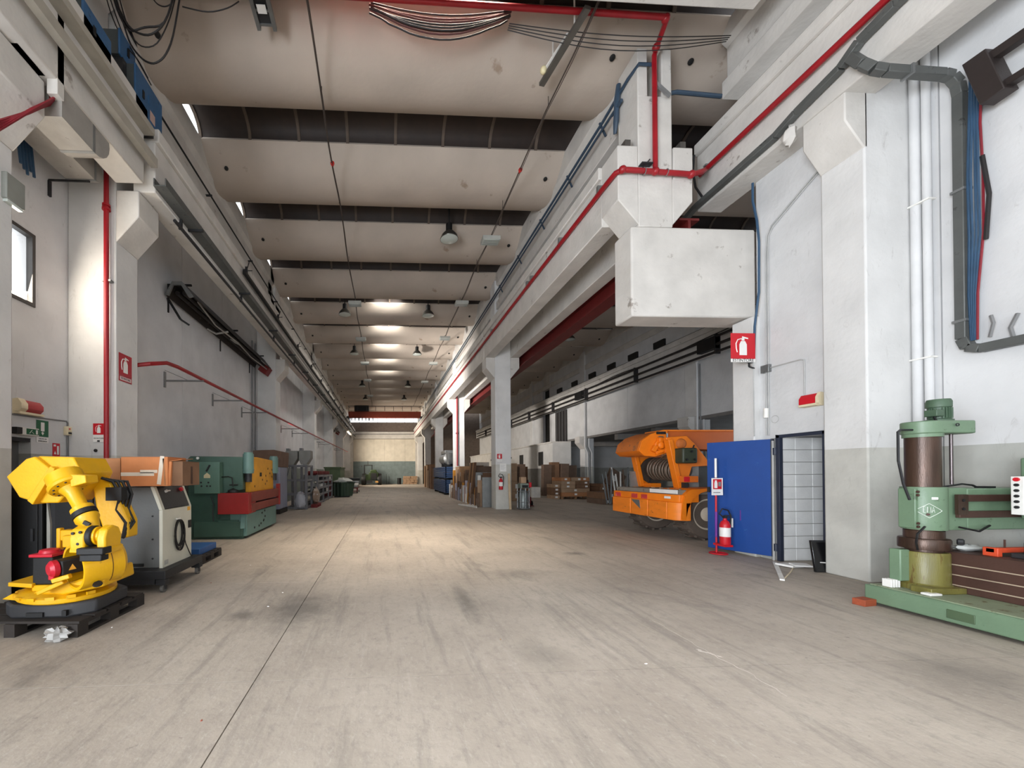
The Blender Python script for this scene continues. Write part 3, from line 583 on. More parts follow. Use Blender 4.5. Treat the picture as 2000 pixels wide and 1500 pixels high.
MB().box(-3.5,-2.74,4.98,5.98,.17,.28).build('deck', DKG, t, bevel=.008); MB().box(-2.86,-2.74,4.98,5.08,.10,.17).build('deck_leg', DKG, t, bevel=.004); MB().box(-2.86,-2.74,5.88,5.98,.10,.17).build('deck_leg', DKG, t, bevel=.004); MB().box(-3.5,-2.87,4.98,5.02,.11,.17).build('skirt', DKG, t, bevel=.004)
for x, y in ((-2.79,5.03),(-2.79,5.93),(-3.44,5.05),(-3.44,5.9)):
    wq = MB().cyl((x-.02,y,.05),(x+.02,y,.05),.05,n=14).build('castor', M('castor_grey', (96,94,90), .5), t)
    MB().box(x-.03,x+.03,y-.02,y+.02,.085,.125).box(x-.032,x-.024,y-.018,y+.018,.04,.1).box(x+.024,x+.032,y-.018,y+.018,.04,.1).build('castor_fork', DKG, wq)
# cardboard boxes across the cabinets
def carton(x0, x1, y0, y1, z0, z1, label, mat, group=None, tape=True, flaps=True, name='cardboard_box', rz=0):
    cx, cy = (x0+x1)/2, (y0+y1)/2; t = T(name, label, 'box', (cx, cy, z0), rz, group); w_, d_, h_ = x1-x0, y1-y0, z1-z0
    MB().box(-w_/2, w_/2, -d_/2, d_/2, 0, h_-.004).build('carton', mat, t, local=True, bevel=.006)
    if flaps:
        MB().box(-w_/2, w_/2, -d_/2, -.003, h_-.004, h_).build('flap', mat, t, local=True); MB().box(-w_/2, w_/2, .003, d_/2, h_-.004, h_).build('flap', mat, t, local=True)
    if tape: MB().box(-w_/2-.001, w_/2+.001, -.03, .03, h_, h_+.001).box(-.03, .03, -d_/2-.001, -d_/2, h_*.0, h_*.999).build('tape', TAPE, t, local=True)
    return t
carton(-3.86,-3.30,5.0,5.42,1.345,1.70,'plain brown cardboard box lying behind the robot on the grey cabinets', CARD, tape=False)
t = carton(-3.29,-2.72,5.0,5.46,1.345,1.715,'orange-lit brown cardboard box with torn white tape, on the controller', CARDO, tape=False)
MB().box(-.285,.12,-.232,-.2301,.13,.175).box(-.05,.16,-.232,-.2301,.165,.205).build('torn_tape', TAPE, t, local=True); MB().obox((.2,-.2315,.2),(.05,.002,.36),(0,.12,0)).build('tape', TAPE, t, local=True); MB().obox((.245,-.2315,.18),(.02,.002,.34),(0,-.06,0)).build('crease_strip', CARD, t, local=True)
t = carton(-2.71,-2.56,5.05,5.5,1.345,1.66,'short brown cardboard box with loose flaps, last on the controller', CARDD, tape=False)
MB().obox((.0,-.1,.335),(.15,.3,.005),(.06,-.12,0)).build('loose_flap', CARDO, t, local=True); MB().obox((-.07,-.24,.16),(.03,.03,.3),(0,.05,0)).build('side_flap', CARDO, t, local=True); MB().box(.076,.078,-.02,.03,.02,.25).build('stain_strip', M('dark_card_stain', (70,44,30)), t, local=True)
pallet('small_pallet', 'low wooden pallet on the floor between controller and green press', -3.55, -2.98, 6.5, 7.25, 0, DWOOD)
t = MB().box(-3.5,-3.05,6.55,7.2,.143,.25).build('blue_crate', M('blue_sheet', (40,84,140), .5), None, bevel=.01); tag(t, 'flat blue crate on the low pallet beside the green press', 'crate')
# ------------------------------------------------------------------ green press brake
t = T('press_brake', 'green hydraulic press brake with yellow ram and red guards', 'machine', (-3.8, 10.2, 0))
GP = M('press_shaded_green', (60,88,76), .5, var=.1, spots=(44,70,58), spot_amt=.25, spot_scale=3); GT = M('press_teal', (98,130,124), .45, var=.08, spots=(70,110,100), spot_amt=.15)  # press green is darkened to carry the shade on its side
MB().prism([(-4.45,0),(-3.22,0),(-3.22,.62),(-3.6,.72),(-3.6,1.06),(-3.22,1.12),(-3.22,1.88),(-4.4,1.90),(-4.45,1.85)], 'y', 9.0, 9.16).build('side_frame', GP, t, bevel=.02)
MB().prism([(-4.45,0),(-3.22,0),(-3.22,.62),(-3.6,.72),(-3.6,1.06),(-3.22,1.12),(-3.22,1.88),(-4.4,1.90),(-4.45,1.85)], 'y', 11.2, 11.36).build('side_frame', GP, t, bevel=.02)
MB().box(-4.4,-3.7,9.16,11.2,.1,1.85).build('back_body', GP, t); MB().box(-3.5,-3.12,8.98,11.38,.06,.58).build('bed', GT, t, bevel=.015)
MB().box(-4.3,-3.2,8.93,9.02,.05,.40).build('side_step', GP, t, bevel=.02); MB().box(-3.75,-3.3,8.94,9.0,.38,.44).build('step_ledge', GP, t, bevel=.01)
MB().prism([(9.22,1.06),(11.1,1.06),(11.1,1.86),(9.7,1.90),(9.22,1.84)], 'x', -3.24, -3.12).build('ram', YEL2, t, bevel=.01)
MB().box(-3.13,-3.115,9.9,10.05,1.42,1.52).build('maker_plate', BLACK, t)
rn = random.Random(2)
for k in range(9): 
    y_, z_ = rn.uniform(9.4,11), rn.uniform(1.12,1.6); MB().box(-3.13,-3.112,y_,y_+.05,z_,z_+.05).build('ram_bolt', M('dark_bolt', (96,60,20)), t)
for k in range(8):
    y_, z_ = rn.uniform(9.4,11.1), rn.uniform(.16,.5); MB().box(-3.125,-3.108,y_,y_+.05,z_,z_+.045).build('bed_bolt', BLACK, t)
MB().box(-3.2,-3.02,9.02,11.4,.84,1.06).box(-3.2,-3.02,9.02,11.4,.62,.80).build('die_beam', M('rust_red_beam', (112,44,34), .6), t, bevel=.006)
RG = M('guard_red', (140,30,28), .5)
MB().box(-3.72,-3.04,8.84,8.90,.58,1.06).box(-3.08,-3.04,8.9,9.35,.58,1.06).box(-3.72,-3.68,8.9,9.0,.58,1.06).build('guard', RG, t, bevel=.008); MB().box(-3.1,-3.0,11.3,11.4,.6,1.2).build('guard', RG, t)
for y_ in (9.08, 11.15):
    MB().cyl((-3.12,y_,1.5),(-3.12,y_,1.95),.12,n=20).cyl((-3.12,y_,1.95),(-3.12,y_,1.985),.10,n=20).cyl((-3.12,y_,1.56),(-3.12,y_,1.60),.13,n=20).build('cylinder', GT, t); MB().cyl((-3.12,y_,1.3),(-3.12,y_,1.5),.08,n=14).build('piston_rod', DKG, t)
e = MB().box(-4.22,-3.66,8.80,8.99,1.05,1.76).build('control_box', M('control_green', (78,108,94), .5, var=.06), t, bevel=.012)
for x_, z_ in ((-4.05,1.22),(-3.93,1.22),(-3.86,1.22),(-3.9,1.30),(-4.06,1.30)): MB().cyl((x_,8.79,z_),(x_,8.80,z_),.02,n=8).build('push_button', BLACK, e)
MB().obox((-3.9,8.78,1.62),(.03,.03,.16),(0,.5,0)).build('isolator', BLACK, e); MB().prism([(-4.0,1.40),(-3.86,1.40),(-3.86,1.46),(-3.93,1.52),(-4.0,1.46)], 'y', 8.793, 8.80).build('warning_sticker', M('beige_sticker', (190,176,140)), e)
MB().tube([(-3.66,8.92,1.42),(-3.5,8.9,1.43),(-3.42,8.9,1.40),(-3.40,8.9,1.2)], .014).tube([(-3.48,8.9,1.24),(-3.3,8.92,1.24)], .018).lathe([(.12,0),(.11,.05),(.0001,.1)], (-3.42,8.95,1.07), (0,0,1), 14).build('pedal_cable', BLACK, t)
MB().tube([(-3.9,8.93,.98),(-3.84,8.92,.8),(-3.86,8.92,.6),(-3.84,8.92,.42)], .012).build('oil_pipe', DKG, t); MB().lathe([(.0001,0),(.03,.01),(.03,.05),(.0001,.06)], (-4.2,8.97,1.85), (0,-1,0), 10).build('lamp', WHT, t)
MB().prism([(8.88,.25),(9.0,.25),(9.0,.55),(8.95,.58)], 'x', -3.24, -3.14).build('bracket', GT, t)
# ------------------------------------------------------------------ goods along the left wall
t = T('wrapped_pallet_load', 'tall film-wrapped load capped with brown cardboard behind the green press', 'pallet load', (-4.2, 14.6, 0))
FILM = M('bluish_stretch_film', (146,150,170), .3, var=.15, spots=(90,100,150), spot_amt=.2, stretch=(2,2,.5)); 
MB().box(-4.7,-3.78,14.3,15.4,.16,1.9).build('wrapped_goods', FILM, t, bevel=.05); MB().prism([(-4.74,1.75),(-3.75,1.72),(-3.72,2.30),(-4.0,2.36),(-4.74,2.34)], 'y', 14.26, 15.44).build('cardboard_cap', M('brown_cap', (116,92,78), .9), t, bevel=.03)
for i in range(3): MB().box(-4.7+i*.4,-4.58+i*.4,14.3,15.4,0,.12).build('pallet_block', DWOOD, t)
MB().box(-4.7,-3.78,14.3,15.4,.12,.16).build('pallet_deck', DWOOD, t)
GF = M('frame_grey', (112,112,116), .5)
t = T('hopper_stand', 'tall grey steel stand with two open chutes on top', 'stand', (-3.55, 16.6, 0))
q = MB()
for x_ in (-4.02,-3.62,-3.18):
    for y_ in (16.1,17.3): q.box(x_-.05,x_+.05,y_-.05,y_+.05,0,1.84)
for z_ in (.06,.62,1.2,1.80):
    for y_ in (16.1,17.3): q.box(-4.02,-3.18,y_-.03,y_+.03,z_-.04,z_+.04)
    for x_ in (-4.02,-3.18): q.box(x_-.03,x_+.03,16.1,17.3,z_-.04,z_+.04)
q.bar((-4.0,16.08,1.22),(-3.84,16.08,1.8),.05,.04).bar((-3.66,16.08,1.22),(-3.8,16.08,1.8),.05,.04).build('frame', GF, t, bevel=.004)
HG = M('hopper_grey', (132,132,128), .5)
for x_, y_, z_ in ((-3.8,16.3,1.84),(-3.28,16.4,1.86)):
    h = MB().prism([(x_-.14,z_),(x_+.1,z_),(x_+.26,z_+.26),(x_+.26,z_+.58),(x_-.22,z_+.58),(x_-.22,z_+.2)], 'y', y_-.22, y_+.3).build('chute', HG, t, bevel=.006); MB().box(x_-.2,x_-.08,y_-.2,y_+.1,z_+.58,z_+.68).build('chute_cover', GF, h)
MB().prism([(-4.3,2.12),(-4.22,2.16),(-3.98,1.84),(-4.1,1.84)], 'y', 16.1, 16.5).build('side_chute', HG, t)
b = MB().blob((-3.42,16.2,.36),(.27,.3,.36),5,.1,12,8).build('white_sack', M('woven_sack', (186,188,196), .6), None); tag(b, 'white plastic sack slumped on the floor under the chute stand', 'sack')
pallet('red_pallet', 'small red pallet right of the chute stand', -3.12, -2.86, 16.8, 17.9, 0, REDPAL)
b = MB().blob((-3.0,17.3,.50),(.16,.42,.36),8,.16,10,8).build('wrapped_bundle', M('clear_wrapped_brown', (150,128,112), .3, spots=(200,200,200), spot_amt=.3), None); tag(b, 'film-wrapped brown bundle standing on the red pallet', 'bundle')
t = T('parts_rack', 'long grey parts rack with red reels along the left wall', 'rack', (-3.35, 21, 0))
q = MB()
for y_ in (18.3,20.1,21.9,23.4):
    for x_ in (-3.7,-3.1): q.box(x_-.04,x_+.04,y_-.05,y_+.05,0,1.42)
for z_ in (.08,.45,.78,1.1,1.36):
    for x_ in (-3.7,-3.1): q.box(x_-.025,x_+.025,18.3,23.4,z_-.05,z_+.05)
q.build('frame', GF, t); 
for z_ in (.1,.47,.8,1.12): MB().box(-3.7,-3.1,18.3,23.4,z_-.02,z_).build('shelf', GF, t)
MB().box(-3.16,-3.05,18.32,18.6,0,1.0).build('end_panel', GF, t)
rn = random.Random(11); RR = M('reel_red', (104,28,30), .5)
for i in range(9):
    y_ = 18.7+i*.5; o = MB().cyl((-3.6,y_,1.50),(-3.15,y_,1.50),.10,n=12).build('red_reel', RR); tag(o, 'dull red reel on top of the grey rack, %s from the near end' % ('first second third fourth fifth sixth seventh eighth last'.split()[i]), 'reel', 'red reels on the grey rack')
k = 0
for z_ in (.47,.8,1.12):
    for i in range(8):
        if rn.random() < .25: continue
        y_ = 18.55+i*.6; h = rn.uniform(.12,.24); o = MB().box(-3.6,-3.12,y_,y_+rn.uniform(.2,.4),z_,z_+h).build('parts_bin', rn.choice([GALV, WHT, DKG, BLACK]), bevel=.01); tag(o, 'parts bin on the grey rack, %s shelf, %s from the near end' % ({.47:'lower',.8:'middle',1.12:'upper'}[z_], 'first second third fourth fifth sixth seventh eighth'.split()[i]), 'bin', 'parts bins on the grey rack')
o = MB().box(-3.75,-3.15,23.7,24.0,.0,1.3).build('red_crate', RR, bevel=.01); tag(o, 'dark red steel crate between grey rack and green container', 'crate')
t = T('green_container', 'big olive green steel container by the left wall', 'container', (-3.1, 26.6, 0)); GC = M('olive_green', (76,92,64), .6)
MB().box(-3.9,-2.85,25.8,28.6,.1,1.86).build('body', GC, t, bevel=.02); MB().box(-3.95,-2.8,25.75,28.65,1.8,1.9).build('rim', GC, t, bevel=.01); MB().box(-3.8,-3.6,26,28.4,0,.1).box(-3.1,-2.9,26,28.4,0,.1).build('skid', DKG, t)
t = T('green_bin', 'dark green tapered waste bin overflowing with white film', 'bin', (-2.5, 24.2, 0)); GB = M('dark_green_bin', (48,70,56), .55)
MB().lathe([(.62,.06),(.76,.86),(.80,.88),(.80,.93),(.72,.93),(.70,.82)], (-2.55,24.25,0), (0,0,1), 4).build('tub', GB, t, smooth=False)
for i in range(5): MB().box(-2.98+i*.2,-2.94+i*.2,23.66,23.72,.1,.85).build('rib', GB, t)
MB().box(-3.0,-2.1,23.8,24.7,0,.07).build('base', BLACK, t)
o = MB().blob((-2.5,24.2,.98),(.5,.45,.2),9,.35,12,6).build('plastic_film_heap', M('white_film', (190,192,186), .35)); tag(o, 'heap of crumpled white film on top of the green bin', 'film')
t = T('parts_cart', 'low red-framed cart piled with metal sheets in front of the green tractor', 'cart', (-2.3, 29, 0))
MB().box(-2.75,-1.85,28.2,30.4,.36,.42).box(-2.75,-2.65,28.2,28.3,.12,.36).box(-1.95,-1.85,28.2,28.3,.12,.36).box(-2.75,-1.85,28.2,28.26,.14,.2).build('frame', RR, t)
for x_ in (-2.7,-1.9):
    for y_ in (28.3,30.2): MB().cyl((x_-.03,y_,.08),(x_+.03,y_,.08),.08,n=10).build('wheel', BLACK, t)
for i, (z_, m_) in enumerate(((.42,GALV),(.58,WHT),(.76,GALV),(.95,BLACK))):
    o = MB().obox((-2.3+.04*i,29.2,z_+.085),(.85-.05*i,1.9,.16),(0,0,.05*i)).build('sheet_bundle', m_, bevel=.03); tag(o, ['grey metal sheets, lowest layer on the low red cart','white wrapped sheets, second layer on the low red cart','shiny metal sheets, third layer on the low red cart','black cover sheet, topmost on the low red cart'][i], 'sheets')
# ------------------------------------------------------------------ tractor and wood pile before the end gate
t = T('green_tractor', 'dark green tractor parked before the end gate', 'tractor', (-1.35, 48, 0)); TG = M('tractor_green', (40,56,20), .5)
MB().box(-1.75,-.6,46.9,49.2,.55,1.55).prism([(-1.6,1.55),(-.75,1.55),(-.85,1.85),(-1.5,1.85)], 'y', 46.9, 48.6).build('bonnet', TG, t, bevel=.05); MB().box(-1.5,-.8,46.82,46.92,.65,1.45).build('grille', BLACK, t)
q = MB()
for x_ in (-2.35,-1.4):
    for y_ in (48,49.3): q.box(x_-.04,x_+.04,y_-.04,y_+.04,1.2,2.45)
q.box(-2.4,-1.35,47.95,49.35,2.4,2.5).build('cab_frame', BLACK, t); MB().box(-2.3,-1.45,48.3,49.2,.5,1.3).build('cab_body', TG, t, bevel=.03)
for x0_, x1_ in ((-2.65,-2.15),(-.7,-.2)):
    for y_, r_ in ((47.3,.58),(49.0,.72)):
        wq = MB().lathe([(r_*.5,0),(r_*.95,.0),(r_,.08),(r_,.42),(r_*.95,.5),(r_*.5,.5)], (x0_,y_,r_), (1,0,0), 18).build('tyre', BLACK, t); MB().cyl((x0_+.05,y_,r_),(x1_-.05,y_,r_),r_*.5,n=14).build('rim', TG, wq)
MB().box(-2.0,-1.3,46.7,46.85,.25,.6).build('bumper', DKG, t); MB().box(-.95,-.6,46.75,46.85,.3,.5).build('plate_lamp', M('warm_lamp', (200,150,80)), t); MB().cyl((-1.9,48.2,2.5),(-1.9,48.2,2.95),.04,n=8).box(-2.75,-2.6,47.9,48.0,2.2,2.4).build('exhaust', DKG, t)
rn = random.Random(5)
for i in range(16):
    r = i//4; o = MB().obox((2.75+.46*(i % 4)+.06*(r % 2), 49.6+rn.uniform(-.06,.06), .13+.26*r),(.44,.5,.25)).build('timber_block', CARDL, bevel=.01); tag(o, 'pale timber block, %s from left in %s layer of the end heap' % (('first','second','third','last')[i % 4], ('lowest','second','third','top')[r]), 'timber', 'timber heap before the end gate')
o = MB().cyl((2.05,49.4,0),(2.05,49.4,.75),.26,n=14).cyl((2.05,49.4,.75),(2.05,49.4,.8),.28,n=14).build('black_drum', BLACK); tag(o, 'black drum left of the pale timber heap', 'drum')
t = T('hand_trolley', 'thin upright hand trolley against the end gate', 'trolley', (.5,50.3,0)); MB().bar((.45,50.5,0),(.4,50.6,1.3),.05,.05).bar((.75,50.5,0),(.8,50.6,1.0),.05,.05).box(.4,1.2,50.3,50.6,0,.05).build('frame', DKG, t); MB().cyl((.42,50.4,.1),(.47,50.4,.1),.1,n=10).cyl((.75,50.4,.1),(.8,50.4,.1),.1,n=10).build('wheel', BLACK, t)
# ------------------------------------------------------------------ stored goods along the middle row
MN = {'dull_cardboard':'dull brown','grey_brown_cardboard':'grey brown','light_cardboard':'pale brown','bare_timber':'timber coloured','dark_timber':'dark brown','white_plastic':'white','pale_lilac_board':'pale lilac','ochre_board':'ochre','galvanised_steel':'grey metal'}
def nth(n):
    u = 'zeroth first second third fourth fifth sixth seventh eighth ninth tenth eleventh twelfth thirteenth fourteenth fifteenth sixteenth seventeenth eighteenth nineteenth'.split()
    if n < 20: return u[n]
    t_ = {2:'twenty',3:'thirty',4:'forty',5:'fifty',6:'sixty'}[n//10]
    return t_[:-1]+'ieth' if n % 10 == 0 else t_+'-'+u[n % 10]
def board(c, d, rot, mat, label, group, name='plank', cat='plank', bevel=.006):
    o = MB().obox((0,0,0), d).build(name, mat, bevel=bevel); o.location = c; o.rotation_euler = rot; return tag(o, label, cat, group)
rn = random.Random(21)
WD = [CARDD, CARDG, CARDL, M('bare_timber', (146,112,80), .85, stretch=(8,8,1)), M('dark_timber', (92,66,48), .85, stretch=(8,8,1)), CARDG]
STUFFM = [WHT, M('pale_lilac_board', (176,172,186), .6), M('ochre_board', (190,130,40), .6), GALV]
y = 16.2; i = 0
while y < 23.4:
    th = rn.uniform(.09,.22) if y > 17.8 else rn.uniform(.06,.12); h = rn.uniform(1.25,1.85) if y > 17.8 else rn.uniform(.8,1.5)
    m_ = rn.choice(WD) if rn.random() < (.78 if y > 17.8 else .35) else rn.choice(STUFFM)
    board((4.62+rn.uniform(-.12,.08), y+th/2, h/2), (rn.uniform(.55,.9), th*.92, h), (0,0,0), m_, '%s upright pack, %s from the extinguisher column in the long row' % (MN[m_.name], nth(i+1)), 'upright packs along the middle row', 'upright_pack', 'pack')
    y += th; i += 1
y = 16.3; NP = 0
while y < 23.2:      # short ragged packets standing in front of the panels
    th = rn.uniform(.08,.18); h = rn.uniform(.35,1.1); x_ = 4.08+rn.uniform(-.03,.03); NP += 1; m_ = rn.choice(WD+STUFFM+STUFFM+[FILM]); mn_ = MN.get(m_.name, 'bluish wrapped')
    board((x_, y+th/2, h/2), (.10, th*.9, h), (0,0,0), m_, 'short %s packet, %s from the column, before the tall upright packs' % (mn_, nth(NP)), 'short packets before the upright packs', 'stored_packet', 'packet'); y += th+rn.uniform(0,.03)
for j in range(4):
    o = board((4.05-.0*j, 17.1+.28*j, 1.0), (.10,.05,2.0), (R_(22),0,0), WD[3] if j % 2 else WD[4], 'rough plank leaning askew on the stored packs, %s from the column' % ('first','second','third','last')[j], 'leaning planks near the column', 'leaning_timber', 'timber')
for j, (yy, h, m_) in enumerate(((18.2,2.55,GALV),(17.2,2.2,WHT),(16.6,2.25,GALV))):
    board((5.36, yy, h/2), (.16,.16,h), (0,R_(1),0), m_, ['tall pale grey profile standing above the stored panels','short white tube end above the leaning planks','grey double profile nearest the extinguisher column'][j], None, 'metal_profile', 'profile')
o = MB().blob((5.0,16.35,1.62),(.18,.25,.3),4,.3).build('black_bundle', BLACK); tag(o, 'black wrapped bundle on the panels beside the column', 'bundle')
o = MB().box(4.6,5.3,19.0,20.3,1.66,2.0).build('pale_pack', M('pale_board', (196,184,170), .7), bevel=.01); tag(o, 'pale board pack lying on top of the stored panels', 'board')
y = 16.15
for j in range(6): board((4.02-.07*j, 16.5+.12*(j % 3), .03+.0*j), (.05,1.0+.1*j,.05), (0, 0, R_(6*j-12)), WHT, 'white plastic profile lying at the column foot, %s from the packs' % ('first','second','third','fourth','fifth','sixth')[j], 'white profiles at the column foot', 'plastic_profile', 'profile')
o = board((4.18,17.8,.62),(.05,.12,1.24),(R_(-4),0,0),STUFFM[2],'ochre board standing in front of the stored panels',None,'ochre_board','board')
# blue stack and silver drums between third and fourth columns
BL = M('blue_steel_frame', (40,66,104), .5, spots=(26,40,60), spot_amt=.2)
ORD_ = 'first second third fourth fifth sixth seventh eighth ninth tenth eleventh twelfth thirteenth fourteenth fifteenth'.split()
for k in range(13):
    z_ = .14+k*.125 + (.12 if k > 6 else 0)
    t = T('blue_tray', 'flat blue steel tray, %s from the floor in the tall stack between two columns' % ORD_[k], 'tray', (4.6,28.2,z_), 0, 'stacked blue steel trays')
    MB().box(-.5,.4,-3.0,3.0,0,.03).box(-.5,-.42,-3.0,3.0,.03,.105).box(-.5,.4,-3.0,-2.92,.03,.105).box(.32,.4,-3.0,3.0,.03,.105).build('tray', BL, t, local=True)
for k in range(3): o = MB().box(4.1,5.0,25.6+k*2.4,25.75+k*2.4,1.01,1.13).build('spacer_block', BLACK); tag(o, '%s black spacer between the two blue stacks' % ('near','middle','far')[k], 'spacer', 'spacers between the blue stacks')
for k in range(3): o = MB().box(4.1,5.0,25.6+k*2.4,25.75+k*2.4,0,.14).build('bearer_block', BLACK); tag(o, '%s black bearer under the blue stack' % ('near','middle','far')[k], 'bearer', 'bearers under the blue stack')
t = T('silver_tank', 'silver horizontal tank on the blue stack', 'tank', (4.6,27.6,1.95))
MB().lathe([(.0001,0),(.3,.03),(.42,.12),(.42,2.2),(.3,2.3),(.0001,2.33)], (4.6,26.4,2.45), (0,1,0), 20).build('shell', GALV, t); MB().box(4.3,4.9,26.8,26.95,1.9,2.2).box(4.3,4.9,28,28.15,1.9,2.2).build('saddle', BLACK, t); MB().box(4.3,4.9,26.6,28.4,2.8,3.05).build('top_frame', GALV, t, bevel=.03)
MB().bar((4.3,25.9,2.9),(4.3,25.2,2.0),.1,.1).build('strut', GALV, t)
y = 33.6; NF = 0
while y < 40.6:
    th = rn.uniform(.2,.45); h = rn.uniform(1.7,2.3); m_ = rn.choice([CARDD,CARDL,CARDG,WD[3]]); NF += 1
    board((4.75+rn.uniform(-.1,.1), y+th/2, h/2),(.8,th*.94,h),(0,0,0),m_,'%s tall pack, %s from the blue trays, in the farthest stored row' % (MN[m_.name], nth(NF)), 'tall packs in the farthest row', 'stored_pack','pack'); y += th
# column furniture: extinguisher, sign, notice, plank
def extinguisher(x, y, z, label, rz=0, stand=False):
    t = T('fire_extinguisher', label, 'extinguisher', (x,y,z), rz)
    MB().lathe([(.0001,0),(.075,0),(.08,.02),(.08,.34),(.06,.40),(.028,.43),(.028,.46)], (0,0,0), (0,0,1), 18).build('cylinder', REDS, t, local=True)
    MB().lathe([(.0815,.14),(.0815,.30)], (0,0,0), (0,0,1), 18).build('paper_label', WSIGN, t, local=True)
    MB().box(-.025,.025,-.025,.025,.46,.50).box(-.02,.09,-.012,.012,.50,.515).box(-.02,.08,-.012,.012,.47,.48).build('valve', DKG, t, local=True)
    MB().tube([(-.03,0,.48),(-.10,0,.54),(-.05,0,.63),(.06,0,.60),(.11,0,.5),(.10,0,.3),(.09,0,.14)], .012).build('hose', CBLK, t, local=True)
    if not stand: MB().box(-.04,.04,.06,.10,.2,.34).build('wall_bracket', DKG, t, local=True)
    return t
extinguisher(4.68, 15.10, .80, 'red fire extinguisher hanging on the column of the middle row')
fire_sign((4.66,15.19,2.08), 0, .2, .3, 'small red extinguisher sign on the extinguisher column')
t = MB().box(-.13,.13,-.004,0,-.16,.16).build('paper_notice', WSIGN, None); t.location = (4.80,15.19,1.68); tag(t, 'white paper notice taped to the extinguisher column', 'notice')
for k in range(6): MB().box(-.1,.1-.03*(k % 3),-.005,-.004,.1-k*.035,.105-k*.035).build('printed_line', M('print_grey', (130,130,130)), t, local=True)
o = board((5.03,15.1,.72),(.09,.03,1.44),(R_(4),R_(-3.5),0),M('pale_timber', (196,172,140), .8),'narrow pale plank leaning on the extinguisher column',None)
# cart with gas bottle frame
t = T('gas_bottle_cage', 'galvanised round cage cart with machine beside the column', 'cart', (5.62,15.2,0))
MB().torus((5.62,15.2,.05),.24,.025).torus((5.62,15.2,.30),.24,.015).torus((5.62,15.2,.72),.24,.02).build('hoop', GALV, t)
for k in range(8):
    a_ = k*math.pi/4; MB().cyl((5.62+.24*math.cos(a_),15.2+.24*math.sin(a_),.03),(5.62+.24*math.cos(a_),15.2+.24*math.sin(a_),.84),.018,n=8).build('upright', GALV, t)
MB().lathe([(.0001,0),(.17,.02),(.18,.1),(.18,.62),(.1,.74),(.03,.78)], (5.62,15.2,.03), (0,0,1), 16).build('bottle', M('bottle_grey', (124,130,128), .4, .4), t); MB().box(5.44,5.78,15.0,15.35,.85,1.05).build('head_box', M('grey_green_box', (128,136,124)), t, bevel=.02); MB().box(5.5,5.74,14.98,15.0,.87,.98).build('head_window', BLACK, t); MB().obox((5.86,15.1,.98),(.1,.12,.2)).build('red_handle', REDS, t, bevel=.02); MB().box(5.48,5.7,15.05,15.3,1.05,1.3).build('top_case', CARDL, t, bevel=.02)
t = T('sack_truck', 'small dark sack truck with red frame, beyond the cage cart', 'trolley', (6.2,16.6,0)); MB().cyl((6.1,16.5,.12),(6.14,16.5,.12),.12,n=14).cyl((6.45,16.5,.12),(6.49,16.5,.12),.12,n=14).build('wheel', BLACK, t); MB().bar((6.12,16.6,.1),(6.12,16.9,1.15),.03,.03).bar((6.46,16.6,.1),(6.46,16.9,1.15),.03,.03).bar((6.12,16.88,1.1),(6.46,16.88,1.1),.03,.03).build('rails', DKG, t); MB().box(6.1,6.48,16.25,16.55,.02,.05).box(6.12,6.46,16.5,16.6,.1,.4).build('toe_plate', RR, t)
# boxes in the aisle
def boxstack(x0, x1, y0, y1, layers, z, label, group, mats, seed, jit=.03):
    r = random.Random(seed)
    for k, (nx, h) in enumerate(layers):
        w_ = (x1-x0)/nx
        for j in range(nx):
            o = MB().box(-w_/2+.01, w_/2-.01, -(y1-y0)/2, (y1-y0)/2, 0, h-.006).build('cardboard_box', r.choice(mats), bevel=.008)
            o.location = (x0+(j+.5)*w_+r.uniform(-jit,jit)*.3, (y0+y1)/2+r.uniform(-jit,jit), z); tag(o, '%s, %s in the %s layer' % (label, ORD_[j], ORD_[k]), 'box', group)
            MB().box(-.08+.2*(j % 2), .06+.2*(j % 2), -(y1-y0)/2-.002, -(y1-y0)/2, h*.3, h*.75).build('white_label', WSIGN, o, local=True)
        z += h
pallet('aisle_pallet', 'wooden pallet under the tidy stack of flat brown boxes in the aisle', 9.75, 11.35, 20.6, 21.8, 0, WOOD)
boxstack(9.75,11.35,20.6,21.8,[(1,.22),(1,.22),(2,.2),(2,.2),(3,.2)],.143,'flat brown carton on the tidy aisle pallet','cartons on the tidy aisle stack',[CARD,CARDD,CARDL],3)
boxstack(9.35,9.72,20.7,21.6,[(1,.2),(1,.2),(1,.22),(1,.2)],0,'narrow labelled carton left of the tidy stack','narrow cartons left of the aisle stack',[CARDL,CARDD],4)
boxstack(11.6,12.6,20.0,21.2,[(1,.16),(2,.2),(1,.12),(2,.2),(1,.16)],0.0,'dull carton in the sagging pile by the crane','sagging pile left of the crane',[CARDD,CARDG,CARDD],5,.12)
for j, (x_, y_, h, m_) in enumerate(((10.2,23.6,1.95,CARDG),(10.75,23.7,2.1,CARDD),(11.3,23.6,2.0,CARDG),(11.9,23.8,1.9,CARDG))): board((x_,y_,h/2),(.5,.4,h),(0,R_(rn.uniform(-2,2)),0),m_,'tall brown carton, %s from the left, behind the tidy aisle stack' % ORD_[j],'tall cartons behind the aisle stack','tall_carton','box')
for j, (x_, y_, h, m_) in enumerate(((8.35,24.5,1.9,CARDG),(8.9,24.6,2.0,CARDG),(9.3,25.2,1.85,CARDD),(8.0,23.2,.9,CARDG),(8.5,22.6,.7,CARDD),(8.9,22.2,.6,WHT))): board((x_,y_,h/2),(.5,.5,h),(0,0,R_(rn.uniform(-8,8))),m_,'dim carton in the shadowed group before the partition, the %s one' % ('middle tall','right tall','far tall','left lower','second lower','small white')[j],'shadowed cartons before the partition','dim_carton','box')
